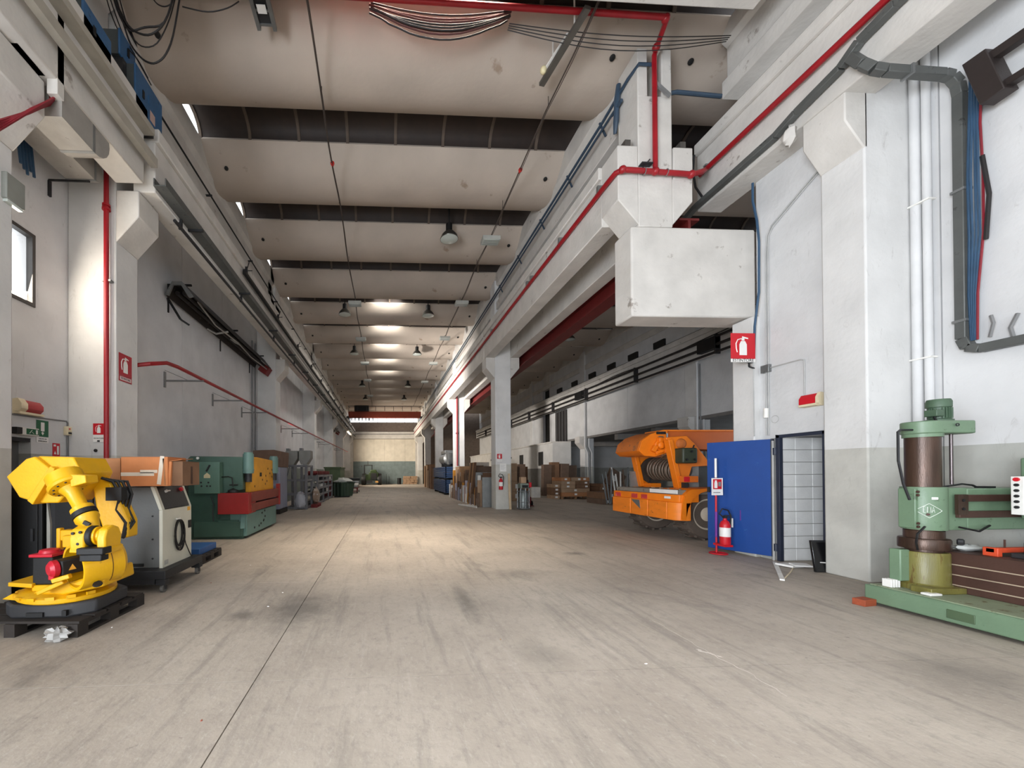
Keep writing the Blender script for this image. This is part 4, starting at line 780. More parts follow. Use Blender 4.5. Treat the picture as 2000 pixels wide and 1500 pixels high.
boxstack(6.0,6.9,19.5,20.4,[(2,.5),(2,.5),(1,.55),(1,.4)],0,'pale carton stacked right of the extinguisher column','pale cartons right of the column',[CARDG,CARDL,CARDD],6)
o = MB().obox((0,0,0),(.9,.14,.8)).build('crushed_box', CARDG); o.location = (10.9,17.6,1.12); o.rotation_euler = (0,R_(28),.2); tag(o, 'crushed brown box tilted on the scrap heap behind the crane', 'box'); MB().box(-.2,.0,-.075,-.07,-.1,.12).build('white_label', WSIGN, o, local=True)
for j in range(14):
    board((9.9+.15*j,16.75+.02*(j % 2),.72+.05*(j % 4)),(.05,.05,1.35+.1*(j % 4)),(R_(-4),R_(rn.uniform(-7,7)),0),rn.choice([GALV,CARDL,WHT,CARDG]),'loose strip in the tangled scrap behind the crane, %s from the left' % ORD_[j],'scrap strips behind the crane','scrap_strip','scrap')
boxstack(9.9,11.8,17.0,18.3,[(3,.25),(2,.3)],0,'low carton under the scrap behind the crane','low cartons under the scrap heap',[CARDG,CARDD],8,.1)
# ------------------------------------------------------------------ orange mobile crane
OR = M('crane_orange', (232,122,16), .45, var=.08, spots=(190,92,20), spot_amt=.1); ORB = M('bumper_orange', (236,128,30), .5, var=.08, spots=(90,60,44), spot_amt=.16, spot_scale=5, stretch=(1,1,3)); ORD = M('dusty_orange', (190,104,40), .7, spots=(140,90,54), spot_amt=.4)
t = T('mobile_crane', 'orange mobile crane with winch and big tyre behind the blue door', 'crane', (8.2, 9.1, 0))
for a, b in ((8.0,8.58),(8.6,9.2),(9.22,9.96)):
    MB().prism([(6.10,.46),(6.10,.84),(6.3,.84),(6.3,.46)], 'y', a+.005, b-.005).build('bumper_panel', ORB, t, bevel=.012)
MB().prism([(6.10,7.995),(6.12,7.84),(6.19,7.74),(6.30,7.70),(6.40,7.70),(6.40,7.995)], 'z', .46, .84).build('bumper_corner', ORB, t, bevel=.012)
MB().prism([(6.13,9.95),(6.13,7.9),(6.2,7.76),(6.32,7.73),(6.6,7.73),(6.6,9.95)], 'z', .84, 1.0).build('rear_sill', OR, t, bevel=.01)
MB().box(6.16,10.8,8.40,9.45,.55,.98).build('chassis', ORD, t)
MB().strip([(6.2,.48),(6.22,.8),(6.28,1.0),(6.4,1.11),(6.7,1.13),(7.0,1.13),(7.7,1.13)], [(6.29,.48),(6.34,.72),(6.46,.93),(6.62,1.04),(6.8,1.09),(7.0,1.10),(7.7,1.10)], 'y', 7.7, 8.5).build('fender', OR, t)
DECK = M('dusty_deck', (126,120,110), .85, spots=(90,80,70), spot_amt=.3)
MB().box(6.18,8.6,7.8,9.9,1.0,1.10).build('deck', DECK, t, bevel=.01); MB().box(6.155,6.18,7.78,8.6,1.02,1.1).build('number_plate', WSIGN, t)
MB().box(6.122,6.13,7.92,8.1,.91,.96).build('white_sticker', WSIGN, t)
for y_, w_ in ((9.75,.22),(9.1,.22),(8.75,.2)): MB().box(6.122,6.13,y_-w_/2,y_+w_/2,.86,.96).build('red_reflector', M('faded_red', (196,60,56), .6, spots=(230,160,140), spot_amt=.3), t)
MB().prism([(8.85,.62),(9.12,.78),(9.16,.82),(8.88,.82)], 'x', 6.09, 6.1).build('bare_patch', GALV, t)
rn2 = random.Random(9)
for i in range(14):
    o = MB().obox((6.3+rn2.uniform(0,.35), 7.95+rn2.uniform(0,1.8), 1.11),(rn2.uniform(.03,.09),rn2.uniform(.02,.04),.015),(0,rn2.uniform(-.2,.2),rn2.uniform(0,3))).build('wood_chip', CARDL); tag(o, '%s small wood chip on the dusty crane deck, counted from the rear light' % nth(i+1), 'chip', 'wood chips on the crane deck')
for side, y0_, y1_ in (('near',8.36,8.46),('far',9.62,9.72)):
    MB().prism([(6.38,2.26),(6.86,2.30),(7.05,2.12),(7.46,1.62),(6.98,1.60),(6.82,1.1),(6.62,1.1)], 'y', y0_, y1_).build('side_plate', OR, t, bevel=.01)
    MB().bar((6.43,(y0_+y1_)/2-.04,2.22),(6.66,(y0_+y1_)/2-.04,1.12),.16,.1).build('strut', OR, t, bevel=.008)
MB().lathe([(.0001,.06),(.07,.06),(.11,.03),(.12,0)], (6.72,8.36,2.12), (0,-1,0), 18).build('pivot_boss', ORD, t)
MB().prism([(6.55,2.02),(12.0,1.95),(12.0,2.44),(6.55,2.45)], 'y', 8.75, 9.35).build('boom', M('boom_orange', (190,90,14), .5, var=.06), t, bevel=.015); MB().box(6.6,12,8.72,9.38,2.44,2.475).build('boom_flange', OR, t)
MB().prism([(5.92,1.98),(5.99,2.2),(6.2,2.36),(6.5,2.46),(6.62,2.46),(6.6,1.92),(6.3,1.84),(6.05,1.86)], 'y', 8.62, 8.70).build('head_plate', OR, t, bevel=.006)
MB().prism([(5.94,1.98),(6.0,2.18),(6.2,2.34),(6.5,2.44),(6.6,2.44),(6.58,2.2),(6.3,2.14),(6.1,1.9)], 'y', 8.7, 9.56).build('head_cover', ORD, t, bevel=.01); MB().prism([(5.94,1.98),(6.06,1.88),(6.3,1.86),(6.6,1.93),(6.6,2.0)], 'y', 8.7, 9.56).build('head_underside', OR, t)
MB().box(6.34,6.56,8.605,8.62,2.36,2.42).build('head_slot', BLACK, t)
MB().lathe([(.11,0),(.11,.04),(.08,.05),(.08,.12),(.05,.14)], (6.38,8.62,2.1), (0,-1,0), 16).obox((6.42,8.56,2.22),(.16,.1,.1)).obox((6.25,8.57,2.02),(.1,.08,.14),(0,.5,0)).obox((6.53,8.57,2.03),(.08,.08,.22)).obox((6.4,8.58,1.96),(.22,.07,.07),(0,-.3,0)).build('winch_motor', OR, t, bevel=.008)
MB().cyl((6.57,8.58,2.38),(6.57,8.58,1.98),.02,n=8).tube([(6.5,8.6,2.2),(6.45,8.56,2.3),(6.35,8.56,2.3)], .012).build('hydraulic_line', GALV, t)
DRM = M('rope_drum_dark', (70,58,50), .6, .3)
MB().lathe([(.12,.0),(.2,.03),(.2,.12),(.27,.15),(.27,.2),(.2,.22),(.2,1.05),(.34,1.05),(.34,1.08)], (6.95,8.52,1.52), (0,1,0), 24).build('rope_drum', DRM, t)
for i in range(12): MB().torus((6.93,8.60+i*.07,1.52+.004*i),.24+.014*(i % 3),.024,(.05,1,.08),22,6).build('rope_turn', M('wire_rope', (104,88,74), .5, .3), t)
for i in range(4): MB().torus((6.72,8.62+i*.03,1.93-.025*i),.15,.014,(.1,.45,1),18,5).build('loose_rope', M('brown_rope', (132,96,66), .6), t)
for i in range(10): MB().tube([(6.72+.03*i,8.55+.02*(i % 3),1.3),(6.74+.03*i,8.5,1.2),(6.72+.032*i,8.47+.02*(i % 2),1.11)], .012, 5).build('rope_tail', M('wire_rope', (104,88,74), .5, .3), t)
MB().box(6.7,6.95,9.3,9.6,1.1,1.2).build('rope_guide', OR, t)
GRN = M('dark_olive_tank', (52,58,42), .5)
jt = MB().box(6.53,6.87,8.06,8.34,1.67,2.01).build('counterweight_box', GRN, t, bevel=.04, seg=3)
for x_, z_ in ((6.72,1.93),(6.61,1.75),(6.79,1.75)): MB().cyl((x_,8.04,z_),(x_,8.065,z_),.025,n=10).build('plug', BLACK, jt)
MB().bar((6.86,8.2,1.98),(6.9,8.2,2.08),.02,.02).build('antenna_hook', DKG, t)
for x_, y_ in ((6.6,9.9),(6.62,8.3)):
    lb = MB().box(x_,x_+.34,y_-.14,y_,1.25,1.39).build('tail_light', M('tail_orange', (214,110,30), .35), t, bevel=.01); MB().box(x_+.0,x_+.13,y_-.15,y_-.14,1.265,1.375).build('red_lens', REDS, lb); MB().box(x_+.04,x_+.12,y_-.12,y_-.02,1.10,1.25).build('light_bracket', DKG, lb)
MB().box(6.79,6.91,9.52,9.58,1.41,1.6).build('amber_marker', M('amber', (250,168,10), .3), t, bevel=.01); MB().box(6.84,6.87,9.55,9.62,1.1,1.45).build('marker_post', DKG, t)
MB().box(6.92,7.3,8.55,8.6,1.12,1.62).build('sheet_panel', M('galv_panel', (136,134,130), .5, .4), t, bevel=.004); MB().box(7.3,9.2,8.55,8.6,1.1,1.62).build('engine_cover', M('engine_cover_dark', (58,60,58), .6), t, bevel=.006); MB().box(6.4,6.85,9.66,9.7,1.1,1.5).build('rear_panel', M('galv_panel', (136,134,130)), t)
MB().tube([(7.5,8.5,1.62),(7.55,8.5,1.9),(7.6,8.5,1.62)], .015).build('hose_loop', BLACK, t)
def tyre(cx, y0_, r, par):
    wq = MB().lathe([(r*.58,.04),(r*.62,0),(r*.9,0),(r*.97,.05),(r*.97,.33),(r*.9,.38),(r*.58,.38)], (cx,y0_,r), (0,1,0), 40).build('tyre', M('dusty_tyre', (92,80,70), .9, bump=.1), par)
    lug = MB()
    for i in range(36):
        a_ = 2*math.pi*i/36; lug.obox((cx+r*.97*math.cos(a_), y0_+.10+.18*(i % 2), r+r*.97*math.sin(a_)), (.045,.2,.055), (0,-a_,.2*(1 if i % 2 else -1)))
    lug.build('tread', M('dusty_tyre', (92,80,70)), wq, stuff=True)
    MB().lathe([(r*.60,.05),(r*.60,.02),(r*.55,.02),(r*.5,.08),(r*.46,.10),(r*.2,.02),(r*.12,.0),(.0001,0)], (cx,y0_,r), (0,1,0), 32).build('rim', M('cream_rim', (198,184,164), .6, var=.06), wq)
tyre(7.0, 7.95, .56, t); tyre(7.0, 9.5, .56, t); tyre(10.2, 7.95, .56, t); tyre(10.2, 9.5, .56, t)
# ------------------------------------------------------------------ blue door, extinguisher stand, small things before it
t = T('door_4', None, None, (6.52,6.12,0), 0, kind='structure')
BD = M('door_blue', (4,62,136), .45, var=.06, spots=(40,92,150), spot_amt=.1); BDK = M('door_frame_blue_black', (40,46,62), .5)
dv = Vector((-.41,.91,0)).normalized(); nv = Vector((-.91,-.41,0)).normalized(); h0 = Vector((6.52,6.12,0))
def dpt(a, n_, z): p = h0+dv*a+nv*n_; return (p.x, p.y, z)
def dbox(a0, a1, n0, n1, z0, z1):
    vs = [dpt(a0,n0,z0),dpt(a1,n0,z0),dpt(a1,n1,z0),dpt(a0,n1,z0),dpt(a0,n0,z1),dpt(a1,n0,z1),dpt(a1,n1,z1),dpt(a0,n1,z1)]
    return MB().add(vs, [(0,3,2,1),(4,5,6,7),(0,1,5,4),(1,2,6,5),(2,3,7,6),(3,0,4,7)])
dbox(.02,.95,-.05,0,.06,2.03).build('leaf', BD, t, bevel=.006)
dbox(.0,.03,-.055,.005,.06,2.03).build('leaf_edge', BDK, t)
MB().bar(dpt(-.0,.0,.0),dpt(-.0,.0,2.0),.02,.02).build('gap_strip', M('pale_strip', (190,190,186)), t)
for z_ in (.22,1.82): MB().cyl((6.535,6.1,z_-.06),(6.535,6.1,z_+.06),.03,n=10).build('hinge', BDK, t)
MB().box(6.535,6.60,6.03,6.085,0,2.09).box(6.535,6.60,5.36,5.41,0,2.09).box(6.535,6.60,5.36,6.085,2.04,2.09).build('door_frame', BDK, t, bevel=.004)
dbox(.6,.68,.0,.003,.20,.27).build('red_paint_smear', M('red_smear', (150,24,60)), t); dbox(.44,.455,.0,.002,.62,.8).build('pen_mark', M('purple_mark', (90,40,130)), t); dbox(.9,.94,.0,.03,1.1,1.2).build('latch', BLACK, t)
t = T('extinguisher_stand', 'red and white pole stand with extinguisher sign before the blue door', 'stand', (6.04,6.62,0))
MB().torus((6.04,6.66,.015),.13,.012).cyl((6.04,6.70,0),(6.04,6.70,1.38),.016,n=10).bar((5.92,6.68,.012),(6.16,6.68,.012),.03,.015).build('pole', REDS, t); MB().cyl((6.04,6.70,1.38),(6.04,6.70,1.73),.018,n=10).build('pole_top', WSIGN, t)
MB().cyl((6.04,6.70,.3),(6.04,6.70,.76),.02,n=10).build('pole_sleeve', M('violet_sleeve', (120,50,150)), t)
s_ = MB().box(5.94,6.15,6.674,6.68,1.06,1.37).build('sign_plate', WSIGN, t); MB().box(5.965,6.125,6.670,6.674,1.17,1.35).build('red_field', REDS, s_); MB().prism([(5.985,1.19),(6.04,1.19),(6.04,1.28),(6.03,1.31),(6.03,1.33),(5.995,1.33),(5.995,1.31),(5.985,1.28)], 'y', 6.666, 6.670).build('pictogram', WSIGN, s_)
MB().box(6.06,6.11,6.668,6.670,1.22,1.30).box(5.97,6.10,6.672,6.674,1.10,1.115).build('printed_line', M('print_grey', (130,130,130)), s_)
extinguisher(6.04, 6.52, .20, 'red fire extinguisher with white label standing on the pole stand', stand=True)
o = MB().box(5.97,6.11,6.44,6.69,.165,.199).build('stand_shelf', REDS); o.parent = t; o.matrix_parent_inverse = Matrix.Translation(t.location).inverted()
o = MB().bar((6.165,6.52,.50),(6.165,6.52,.66),.05,.006).build('white_tag', WSIGN); o.parent = t; o.matrix_parent_inverse = Matrix.Translation(t.location).inverted()
t = MB().obox((0,0,0),(.34,.04,.46)).build('dark_screen', M('gloss_black', (20,20,22), .2), bevel=.008); t.location = (6.50,5.36,.235); t.rotation_euler = (R_(-9),0,R_(-8)); tag(t, 'black glossy screen leaning beside the blue door opening', 'screen'); 
MB().box(-.17,.17,-.024,-.02,.2,.23).build('edge_strip', DKG, t, local=True); MB().lathe([(.03,0),(.03,.004)], (.08,-.02,-.15), (0,-1,0), 12).build('round_socket', DKG, t, local=True); MB().cyl((-.1,-.03,-.09),(.06,-.03,-.1),.008,n=8).build('white_rod', WSIGN, t, local=True)
o = T('door_prop', 'white flat bar with thin rod lying on the floor before the doorway', 'prop', (5.9,5.4,0)); MB().bar((5.42,4.98,.012),(6.35,5.95,.012),.05,.02).build('bar', WHT, o); MB().tube([(5.46,5.0,.012),(5.95,5.35,.012),(6.3,5.62,.012)], .008, 5).build('rod', CREAMM, o)
o = MB().obox((6.35,5.72,.02),(.3,.22,.03),(.0,.06,.3)).obox((6.42,5.62,.045),(.22,.14,.02),(.08,0,-.3)).build('crumpled_paper', WSIGN); tag(o, 'crumpled white papers on the threshold of the blue door', 'paper')
# ------------------------------------------------------------------ green radial drill
DG_ = M('drill_green', (106,130,104), .42, var=.08, spots=(76,96,72), spot_amt=.22); OILG = M('oily_green', (110,104,52), .4, var=.2, spots=(90,70,30), spot_amt=.4, stretch=(3,3,.6)); BRN = M('oiled_steel_brown', (72,54,44), .35, .4, var=.3, stretch=(4,4,.6)); DBRN = M('table_brown', (76,52,44), .5, .2, var=.15)
t = T('radial_drill', 'large green radial drilling machine against the white wall', 'machine', (6.1,3.2,.03))
MB().box(5.44,6.8,1.6,4.10,.03,.215).build('base_plate', DG_, t, bevel=.012); MB().box(5.47,6.77,1.6,4.07,.215,.225).build('base_top', M('base_top_pale', (130,140,114), .6, spots=(90,80,50), spot_amt=.3), t); MB().box(5.432,5.442,3.28,3.46,.07,.155).build('base_pocket', M('pocket_dark', (74,92,66)), t, bevel=.004)
cx_, cy_ = 5.84, 3.88
MB().lathe([(.20,0),(.20,.05),(.175,.07),(.172,.385),(.165,.40)], (cx_,cy_,.225), (0,0,1), 32).build('pedestal', OILG, t); MB().box(5.57,5.68,3.88,3.98,.30,.64).build('pedestal_box', DG_, t, bevel=.01); MB().box(5.56,5.95,3.64,3.80,.225,.285).build('pedestal_flange', OILG, t, bevel=.006)
MB().lathe([(.13,0),(.13,.03),(.178,.035),(.18,.05),(.18,.13),(.175,.145),(.14,.15),(.14,.23)], (cx_,cy_,.62), (0,0,1), 32).build('clamp_ring', BRN, t)
MB().cyl((cx_,cy_,.8),(cx_,cy_,1.89),.125,n=32).build('pillar', BRN, t)
MB().lathe([(.158,0),(.16,.01),(.16,.445),(.157,.455)], (cx_,cy_,.862), (0,0,1), 36).build('sleeve', DG_, t); MB().box(5.66,5.72,3.82,3.96,.875,1.30).build('sleeve_clamp', DG_, t, bevel=.008); MB().box(cx_,6.16,3.76,4.02,.862,1.308).build('sleeve_neck', DG_, t, bevel=.006)
arm = MB().box(6.16,7.06,3.76,4.04,.862,1.30).build('arm', DG_, t, bevel=.012)
for z0_, z1_ in ((1.165,1.235),(.995,1.065)): MB().box(6.02,7.06,3.725,3.76,z0_,z1_).build('arm_way', DBRN, t, bevel=.004)
MB().box(5.985,6.10,3.715,3.74,1.03,1.24).build('way_stop', BRN, t)
for z_ in (1.09,1.18): MB().cyl((6.04,3.705,z_),(6.04,3.716,z_),.014,n=8).build('stop_bolt', BLACK, t)
for z_ in (.915,1.25):
    for dz in (-.018,.018): MB().cyl((5.655,3.79,z_+dz),(5.655,3.802,z_+dz),.014,n=8).build('sleeve_bolt', DBRN, t)
# maker's diamond on the sleeve
def onsl(a_, z_, r=.1625): return (cx_+r*math.sin(a_), cy_-r*math.cos(a_), z_)
LOGO = M('logo_white', (226,232,222), .5, bump=0); L0 = -.75; KA = 1.15
q = MB(); pts = [(-.5,0),(0,.075),(.5,0),(0,-.075)]
for i in range(4):
    (a0_, z0_), (a1_, z1_) = pts[i], pts[(i+1) % 4]; q.tube([onsl(L0+KA*(a0_+(a1_-a0_)*s_/6), 1.07+z0_+(z1_-z0_)*s_/6) for s_ in range(7)], .0026, 4)
def stroke(*pp): q.tube([onsl(L0+KA*a_, 1.08+z_) for a_, z_ in pp], .0024, 4)
stroke((-.13,.03),(-.2,.03),(-.2,0),(-.15,0)); stroke((-.2,0),(-.2,-.03),(-.12,-.03)); stroke((-.07,-.03),(-.06,.03),(0,-.01),(.05,.03),(.06,-.03)); stroke((.1,-.03),(.15,.03),(.2,-.03)); stroke((.12,-.008),(.18,-.008))
q.build('maker_emblem', LOGO, t); MB().lathe([(.014,0),(.014,.006)], onsl(L0-.05,1.03), (math.sin(L0),-math.cos(L0),0), 10).build('emblem_plug', DBRN, t)
MB().bar(onsl(L0+.1,1.20),onsl(L0+.38,1.20),.003,.024).build('white_label', WSIGN, t)
# top cap, motor, screw, pipes, hoses
capp = [(cx_+.15*math.cos(a_), cy_+.15*math.sin(a_)) for a_ in [R_(80+15*i) for i in range(14)]]
capp += [(6.22,3.73),(6.29,3.79),(6.29,3.95),(6.22,4.01)]
MB().prism(capp, 'z', 1.885, 2.02).build('gear_cap', DG_, t, bevel=.012); MB().lathe([(.14,0),(.14,.035)], (cx_,cy_,1.85), (0,0,1), 30).build('cap_collar', DG_, t)
MB().torus((5.99,3.715,1.97),.013,.005,(0.2,1,0),12,5).build('oil_sight', DKG, t)
MG = M('motor_green', (70,92,72), .5)
mo = MB().lathe([(.10,0),(.10,.02),(.078,.03),(.078,.15),(.09,.155),(.09,.215),(.08,.24),(.0001,.245)], (6.02,3.87,2.02), (0,0,1), 24).build('motor', MG, t)
for i in range(14):
    a_ = R_(170+i*15); MB().obox((6.02+.083*math.cos(a_),3.87+.083*math.sin(a_),2.11),(.018,.005,.115),(0,0,a_)).build('cooling_fin', MG, mo)
MB().box(5.86,5.95,3.78,3.88,2.07,2.14).build('terminal_box', MG, mo, bevel=.006); MB().tube([(5.89,3.82,2.07),(5.9,3.82,2.04),(5.92,3.82,2.02)], .010).build('motor_cable', BLACK, mo)
MB().cyl((6.16,3.87,1.34),(6.16,3.87,1.90),.014,n=14).build('lifting_screw', M('screw_steel', (92,84,84), .3, .7), t)
MB().tube([(5.70,3.86,1.93),(5.56,3.86,1.93),(5.53,3.86,1.91),(5.53,3.86,1.6),(5.57,3.85,1.35),(5.64,3.85,1.18)], .012).build('conduit_pipe', DKG, t)
MB().tube([(6.02,3.85,1.315),(6.25,3.85,1.345),(6.42,3.88,1.33),(6.52,3.9,1.30)], .010).box(6.44,6.56,3.8,3.88,1.30,1.32).build('arm_hose', BLACK, t)
MB().tube([(5.66,3.75,.905),(5.56,3.74,.83),(5.56,3.75,.74),(5.62,3.78,.66)], .010).build('lower_hose', BLACK, t); MB().tube([(6.0,3.72,.90),(6.16,3.68,.86),(6.38,3.74,.91)], .010).build('lower_hose', BLACK, t); MB().lathe([(.022,0),(.034,.01),(.034,.04),(.022,.05)], (6.03,3.76,.74), (.5,-.8,0), 8).build('clamp_nut', DKG, t)
# T-slot work table
MB().box(5.95,6.75,1.7,3.86,.225,.64).build('work_table', DBRN, t, bevel=.006)
SLOT = M('bright_slot_edge', (206,188,166), .35, .5)
for z_ in (.30,.405,.51): MB().box(5.942,5.952,1.7,3.80,z_-.005,z_+.005).build('t_slot', SLOT, t)
# drill head with panel and wheel, cut by the edge of the picture
MB().box(6.66,7.05,3.2,3.70,.98,1.62).build('drill_head', DG_, t, bevel=.015)
pn = MB().box(6.27,6.35,3.46,3.54,1.05,1.43).build('button_panel', WHT, t, bevel=.004); MB().box(6.34,6.67,3.47,3.53,1.15,1.3).build('panel_arm', DKG, t)
for i, c_ in enumerate((REDS,BLACK,BLACK,BLACK,BLACK,BLACK)): MB().cyl((6.255,3.5,1.40-i*.055),(6.27,3.5,1.40-i*.055),.02 if i == 0 else .015,n=10).build('push_button', c_, pn)
MB().torus((6.35,3.38,1.14),.09,.011,(.2,1,0),24,6).bar((6.26,3.38,1.14),(6.44,3.38,1.14),.015,.012).build('hand_wheel', BLACK, t); MB().cyl((6.35,3.36,1.14),(6.35,3.41,1.14),.028,n=12).cyl((6.35,3.38,1.14),(6.67,3.44,1.14),.014,n=8).build('wheel_hub', REDS, t)
o = MB().box(6.1,6.7,3.15,3.45,.641,.69).obox((6.2,3.3,.74),(.18,.16,.12)).build('vise_body', DKG, bevel=.006); tag(o, 'dark steel vise lying on the drill table', 'vise')
o = T('red_clamp', 'orange-red clamp bar on the drill table in front of the vise', 'clamp', (6.3,3.4,.7)); MB().box(6.02,6.72,3.50,3.56,.675,.72).box(6.02,6.07,3.48,3.58,.641,.725).build('bar', M('clamp_red', (206,74,40), .5), o, bevel=.005); MB().cyl((6.5,3.47,.641),(6.5,3.47,.72),.03,n=8).build('bolt', DBRN, o); MB().cyl((6.18,3.53,.72),(6.18,3.53,.80),.008,n=6).build('pin', DBRN, o)
o = MB().blob((6.16,3.76,.675),(.13,.08,.035),6,.3).build('grey_rag', M('rag_grey', (180,182,178), .9)); tag(o, 'pale grey rag lying beside the drill pillar', 'rag')
o = MB().obox((0,0,0),(.17,.11,.07)).build('wooden_wedge', M('red_brown_wood', (150,70,40), .7, stretch=(1,8,8)), bevel=.004); o.location = (5.345,4.03,.036); o.rotation_euler = (0,0,.15); tag(o, 'red-brown wooden wedge under the corner of the green drill base', 'wedge')
o = T('white_connector', 'white ribbed plastic connector left on the drill base', 'connector', (5.6,3.9,.226)); MB().box(5.49,5.62,3.6,3.68,.226,.25).build('plug', WHT, o, bevel=.008)
for i in range(4): MB().box(5.49+.03*i,5.505+.03*i,3.90,3.98,.226,.31).build('fin', WHT, o, bevel=.003)
# ------------------------------------------------------------------ lamps and cables under the roof
GLS = M('lamp_glass', (196,204,198), .15, var=.05, bump=0); BELL = M('spun_aluminium', (120,118,112), .35, .8)
def bell(x, y, label, z=8.9):
    t = T('high_bay_lamp', label, 'lamp', (x,y,z), 0, 'high bay lamps under the roof')
    MB().lathe([(.28,-.14),(.285,-.13),(.24,-.02),(.15,.08),(.09,.12),(.0001,.12)], (0,0,0), (0,0,1), 20).build('reflector', BELL, t, local=True)
    MB().lathe([(.0001,-.19),(.15,-.18),(.27,-.14),(.0001,-.138)], (0,0,0), (0,0,1), 20).build('glass', GLS, t, local=True)
    MB().cyl((0,0,.12),(0,0,.34),.10,n=12).box(-.02,.02,-.02,.02,.34,.985).build('ballast', BLACK, t, local=True); return t
b0 = bell(2.09, 11.85, 'nearest bell shaped high bay lamp, hanging alone right of the middle')
for x, y, s in ((-1.72,17.71,'left lamp of the second row of bell lamps from the front'),(2.12,17.71,'right lamp of the second row of bell lamps from the front'),(-1.72,23.57,'left lamp of the third row of bell lamps'),(2.12,23.57,'right lamp of the third row of bell lamps'),(-1.72,32.36,'left lamp of the fourth row of bell lamps'),(2.12,32.36,'right lamp of the fourth row of bell lamps'),(-1.72,38.22,'left lamp of the farthest row of bell lamps'),(2.12,38.22,'right lamp of the farthest row of bell lamps'),(10.3,20.64,'dim bell lamp in the dark roof of the side aisle')): dup(b0, (x,y,8.9), label=s)
def boxlamp(x, y, label):
    t = T('box_luminaire', label, 'lamp', (x,y,8.6), 0, 'box luminaires on the hanging cables')
    MB().box(-.27,.27,-.17,.17,-.05,.07).build('housing', M('luminaire_grey', (176,178,172), .5), t, local=True, bevel=.012)
    MB().box(-.24,.24,-.15,.15,-.062,-.05).build('diffuser', GLS, t, local=True)
    for k in range(4): MB().box(-.23,.23,-.11+k*.07,-.10+k*.07,-.07,-.062).build('louvre', GALV, t, local=True)
    MB().cyl((0,0,.07),(0,0,.15),.012,n=6).build('hanger', DKG, t, local=True); return t
l0 = boxlamp(3.32, 11.6, 'nearest grey box luminaire on the right hanging cable')
for x, y, s in ((3.33,16.0,'second box luminaire on the right hanging cable'),(3.3,20.2,'third box luminaire on the right hanging cable'),(3.3,24.9,'fourth box luminaire on the right hanging cable'),(3.3,30,'farthest box luminaire on the right hanging cable'),(-1.15,16.2,'nearest box luminaire on the left hanging cable'),(-1.15,20.5,'second box luminaire on the left hanging cable'),(-1.15,25.0,'third box luminaire on the left hanging cable'),(-1.15,29.6,'fourth box luminaire on the left hanging cable'),(-1.15,35.5,'farthest box luminaire on the left hanging cable')): dup(l0, (x,y,8.6), label=s)
for x, s in ((-1.15,'left'),(3.32,'right')):
    t = T('hanging_cable', '%s overhead cable carrying box luminaires, with a red hook' % s, 'cable', (x,20,8.75))
    pts = [(x+.02*math.sin(y_*1.3), y_, 8.78-.05*abs(math.sin(math.pi*(y_-4.52)/PITCH))) for y_ in [5.55+.5*i for i in range(75)]]
    MB().tube(pts, .014, 5).tube([(p[0]+.02,p[1],p[2]-.02-.015*math.sin(p[1]*3)) for p in pts], .008, 4).build('wire', M('dusty_cable', (70,60,54), .8), t)
    for k in range(-1, 11): MB().cyl((x, EL1+PITCH*k, 8.76),(x, EL1+PITCH*k, 8.98),.006,n=5).build('hanger', DKG, t)
    MB().lathe([(.0001,-.07),(.05,.03),(.045,.06),(.0001,.06)], (x,9.05,8.73), (0,-1,.2), 8).build('red_hook', M('hook_red', (206,44,40), .4), t)
t = T('ladder_tray', 'short piece of grey ladder tray hanging under the first roof shell', 'tray', (-1.9,5.9,8.9))
for x_ in (-2.02,-1.76): MB().box(x_-.03,x_+.03,5.54,6.46,8.86,8.93).build('side_rail', GALV, t)
for k in range(5): MB().box(-2.0,-1.78,5.58+k*.2,5.61+k*.2,8.88,8.9).build('rung', GALV, t)
MB().box(-1.96,-1.82,6.1,6.22,8.862,8.87).build('white_plate', WSIGN, t); MB().box(-2.0,-1.78,5.56,6.4,8.905,8.92).build('tray_bottom', DKG, t)
for y_ in (5.62,): MB().cyl((-2.02,y_,8.93),(-2.02,y_,9.6),.01,n=5).cyl((-1.76,y_,8.93),(-1.76,y_,9.6),.01,n=5).build('hanger', DKG, t)
t = T('strip_fixture', 'dusty steel strip fixture with a bulb hanging beside the red pipe', 'lamp', (3.2,6.3,8.7))
MB().bar((2.97,6.95,8.68),(3.2,5.75,8.68),.10,.06).build('channel', M('dusty_galv', (96,92,86), .6, .4), t); MB().blob((2.92,6.75,8.74),(.06,.06,.07),1,0,10,8).build('bulb', M('cream_bulb', (216,204,164), .3), t); MB().bar((2.94,6.8,8.76),(3.1,6.2,8.78),.03,.04).build('socket_bar', WHT, t)
MB().cyl((3.03,6.6,8.7),(3.03,6.6,9.1),.012,n=6).cyl((3.14,6.05,8.7),(3.14,6.05,9.8),.014,n=6).build('hanger', WHT, t)
t = T('black_cable_loops', 'loops of black cable sagging before the first roof shell, top left', 'cable', (-3.5,5.9,8.5))
s_ = .00786; pt = lambda x, y, d=0: ((x-748)*s_+.04, 5.9+d, 1.5+(923-y)*s_)
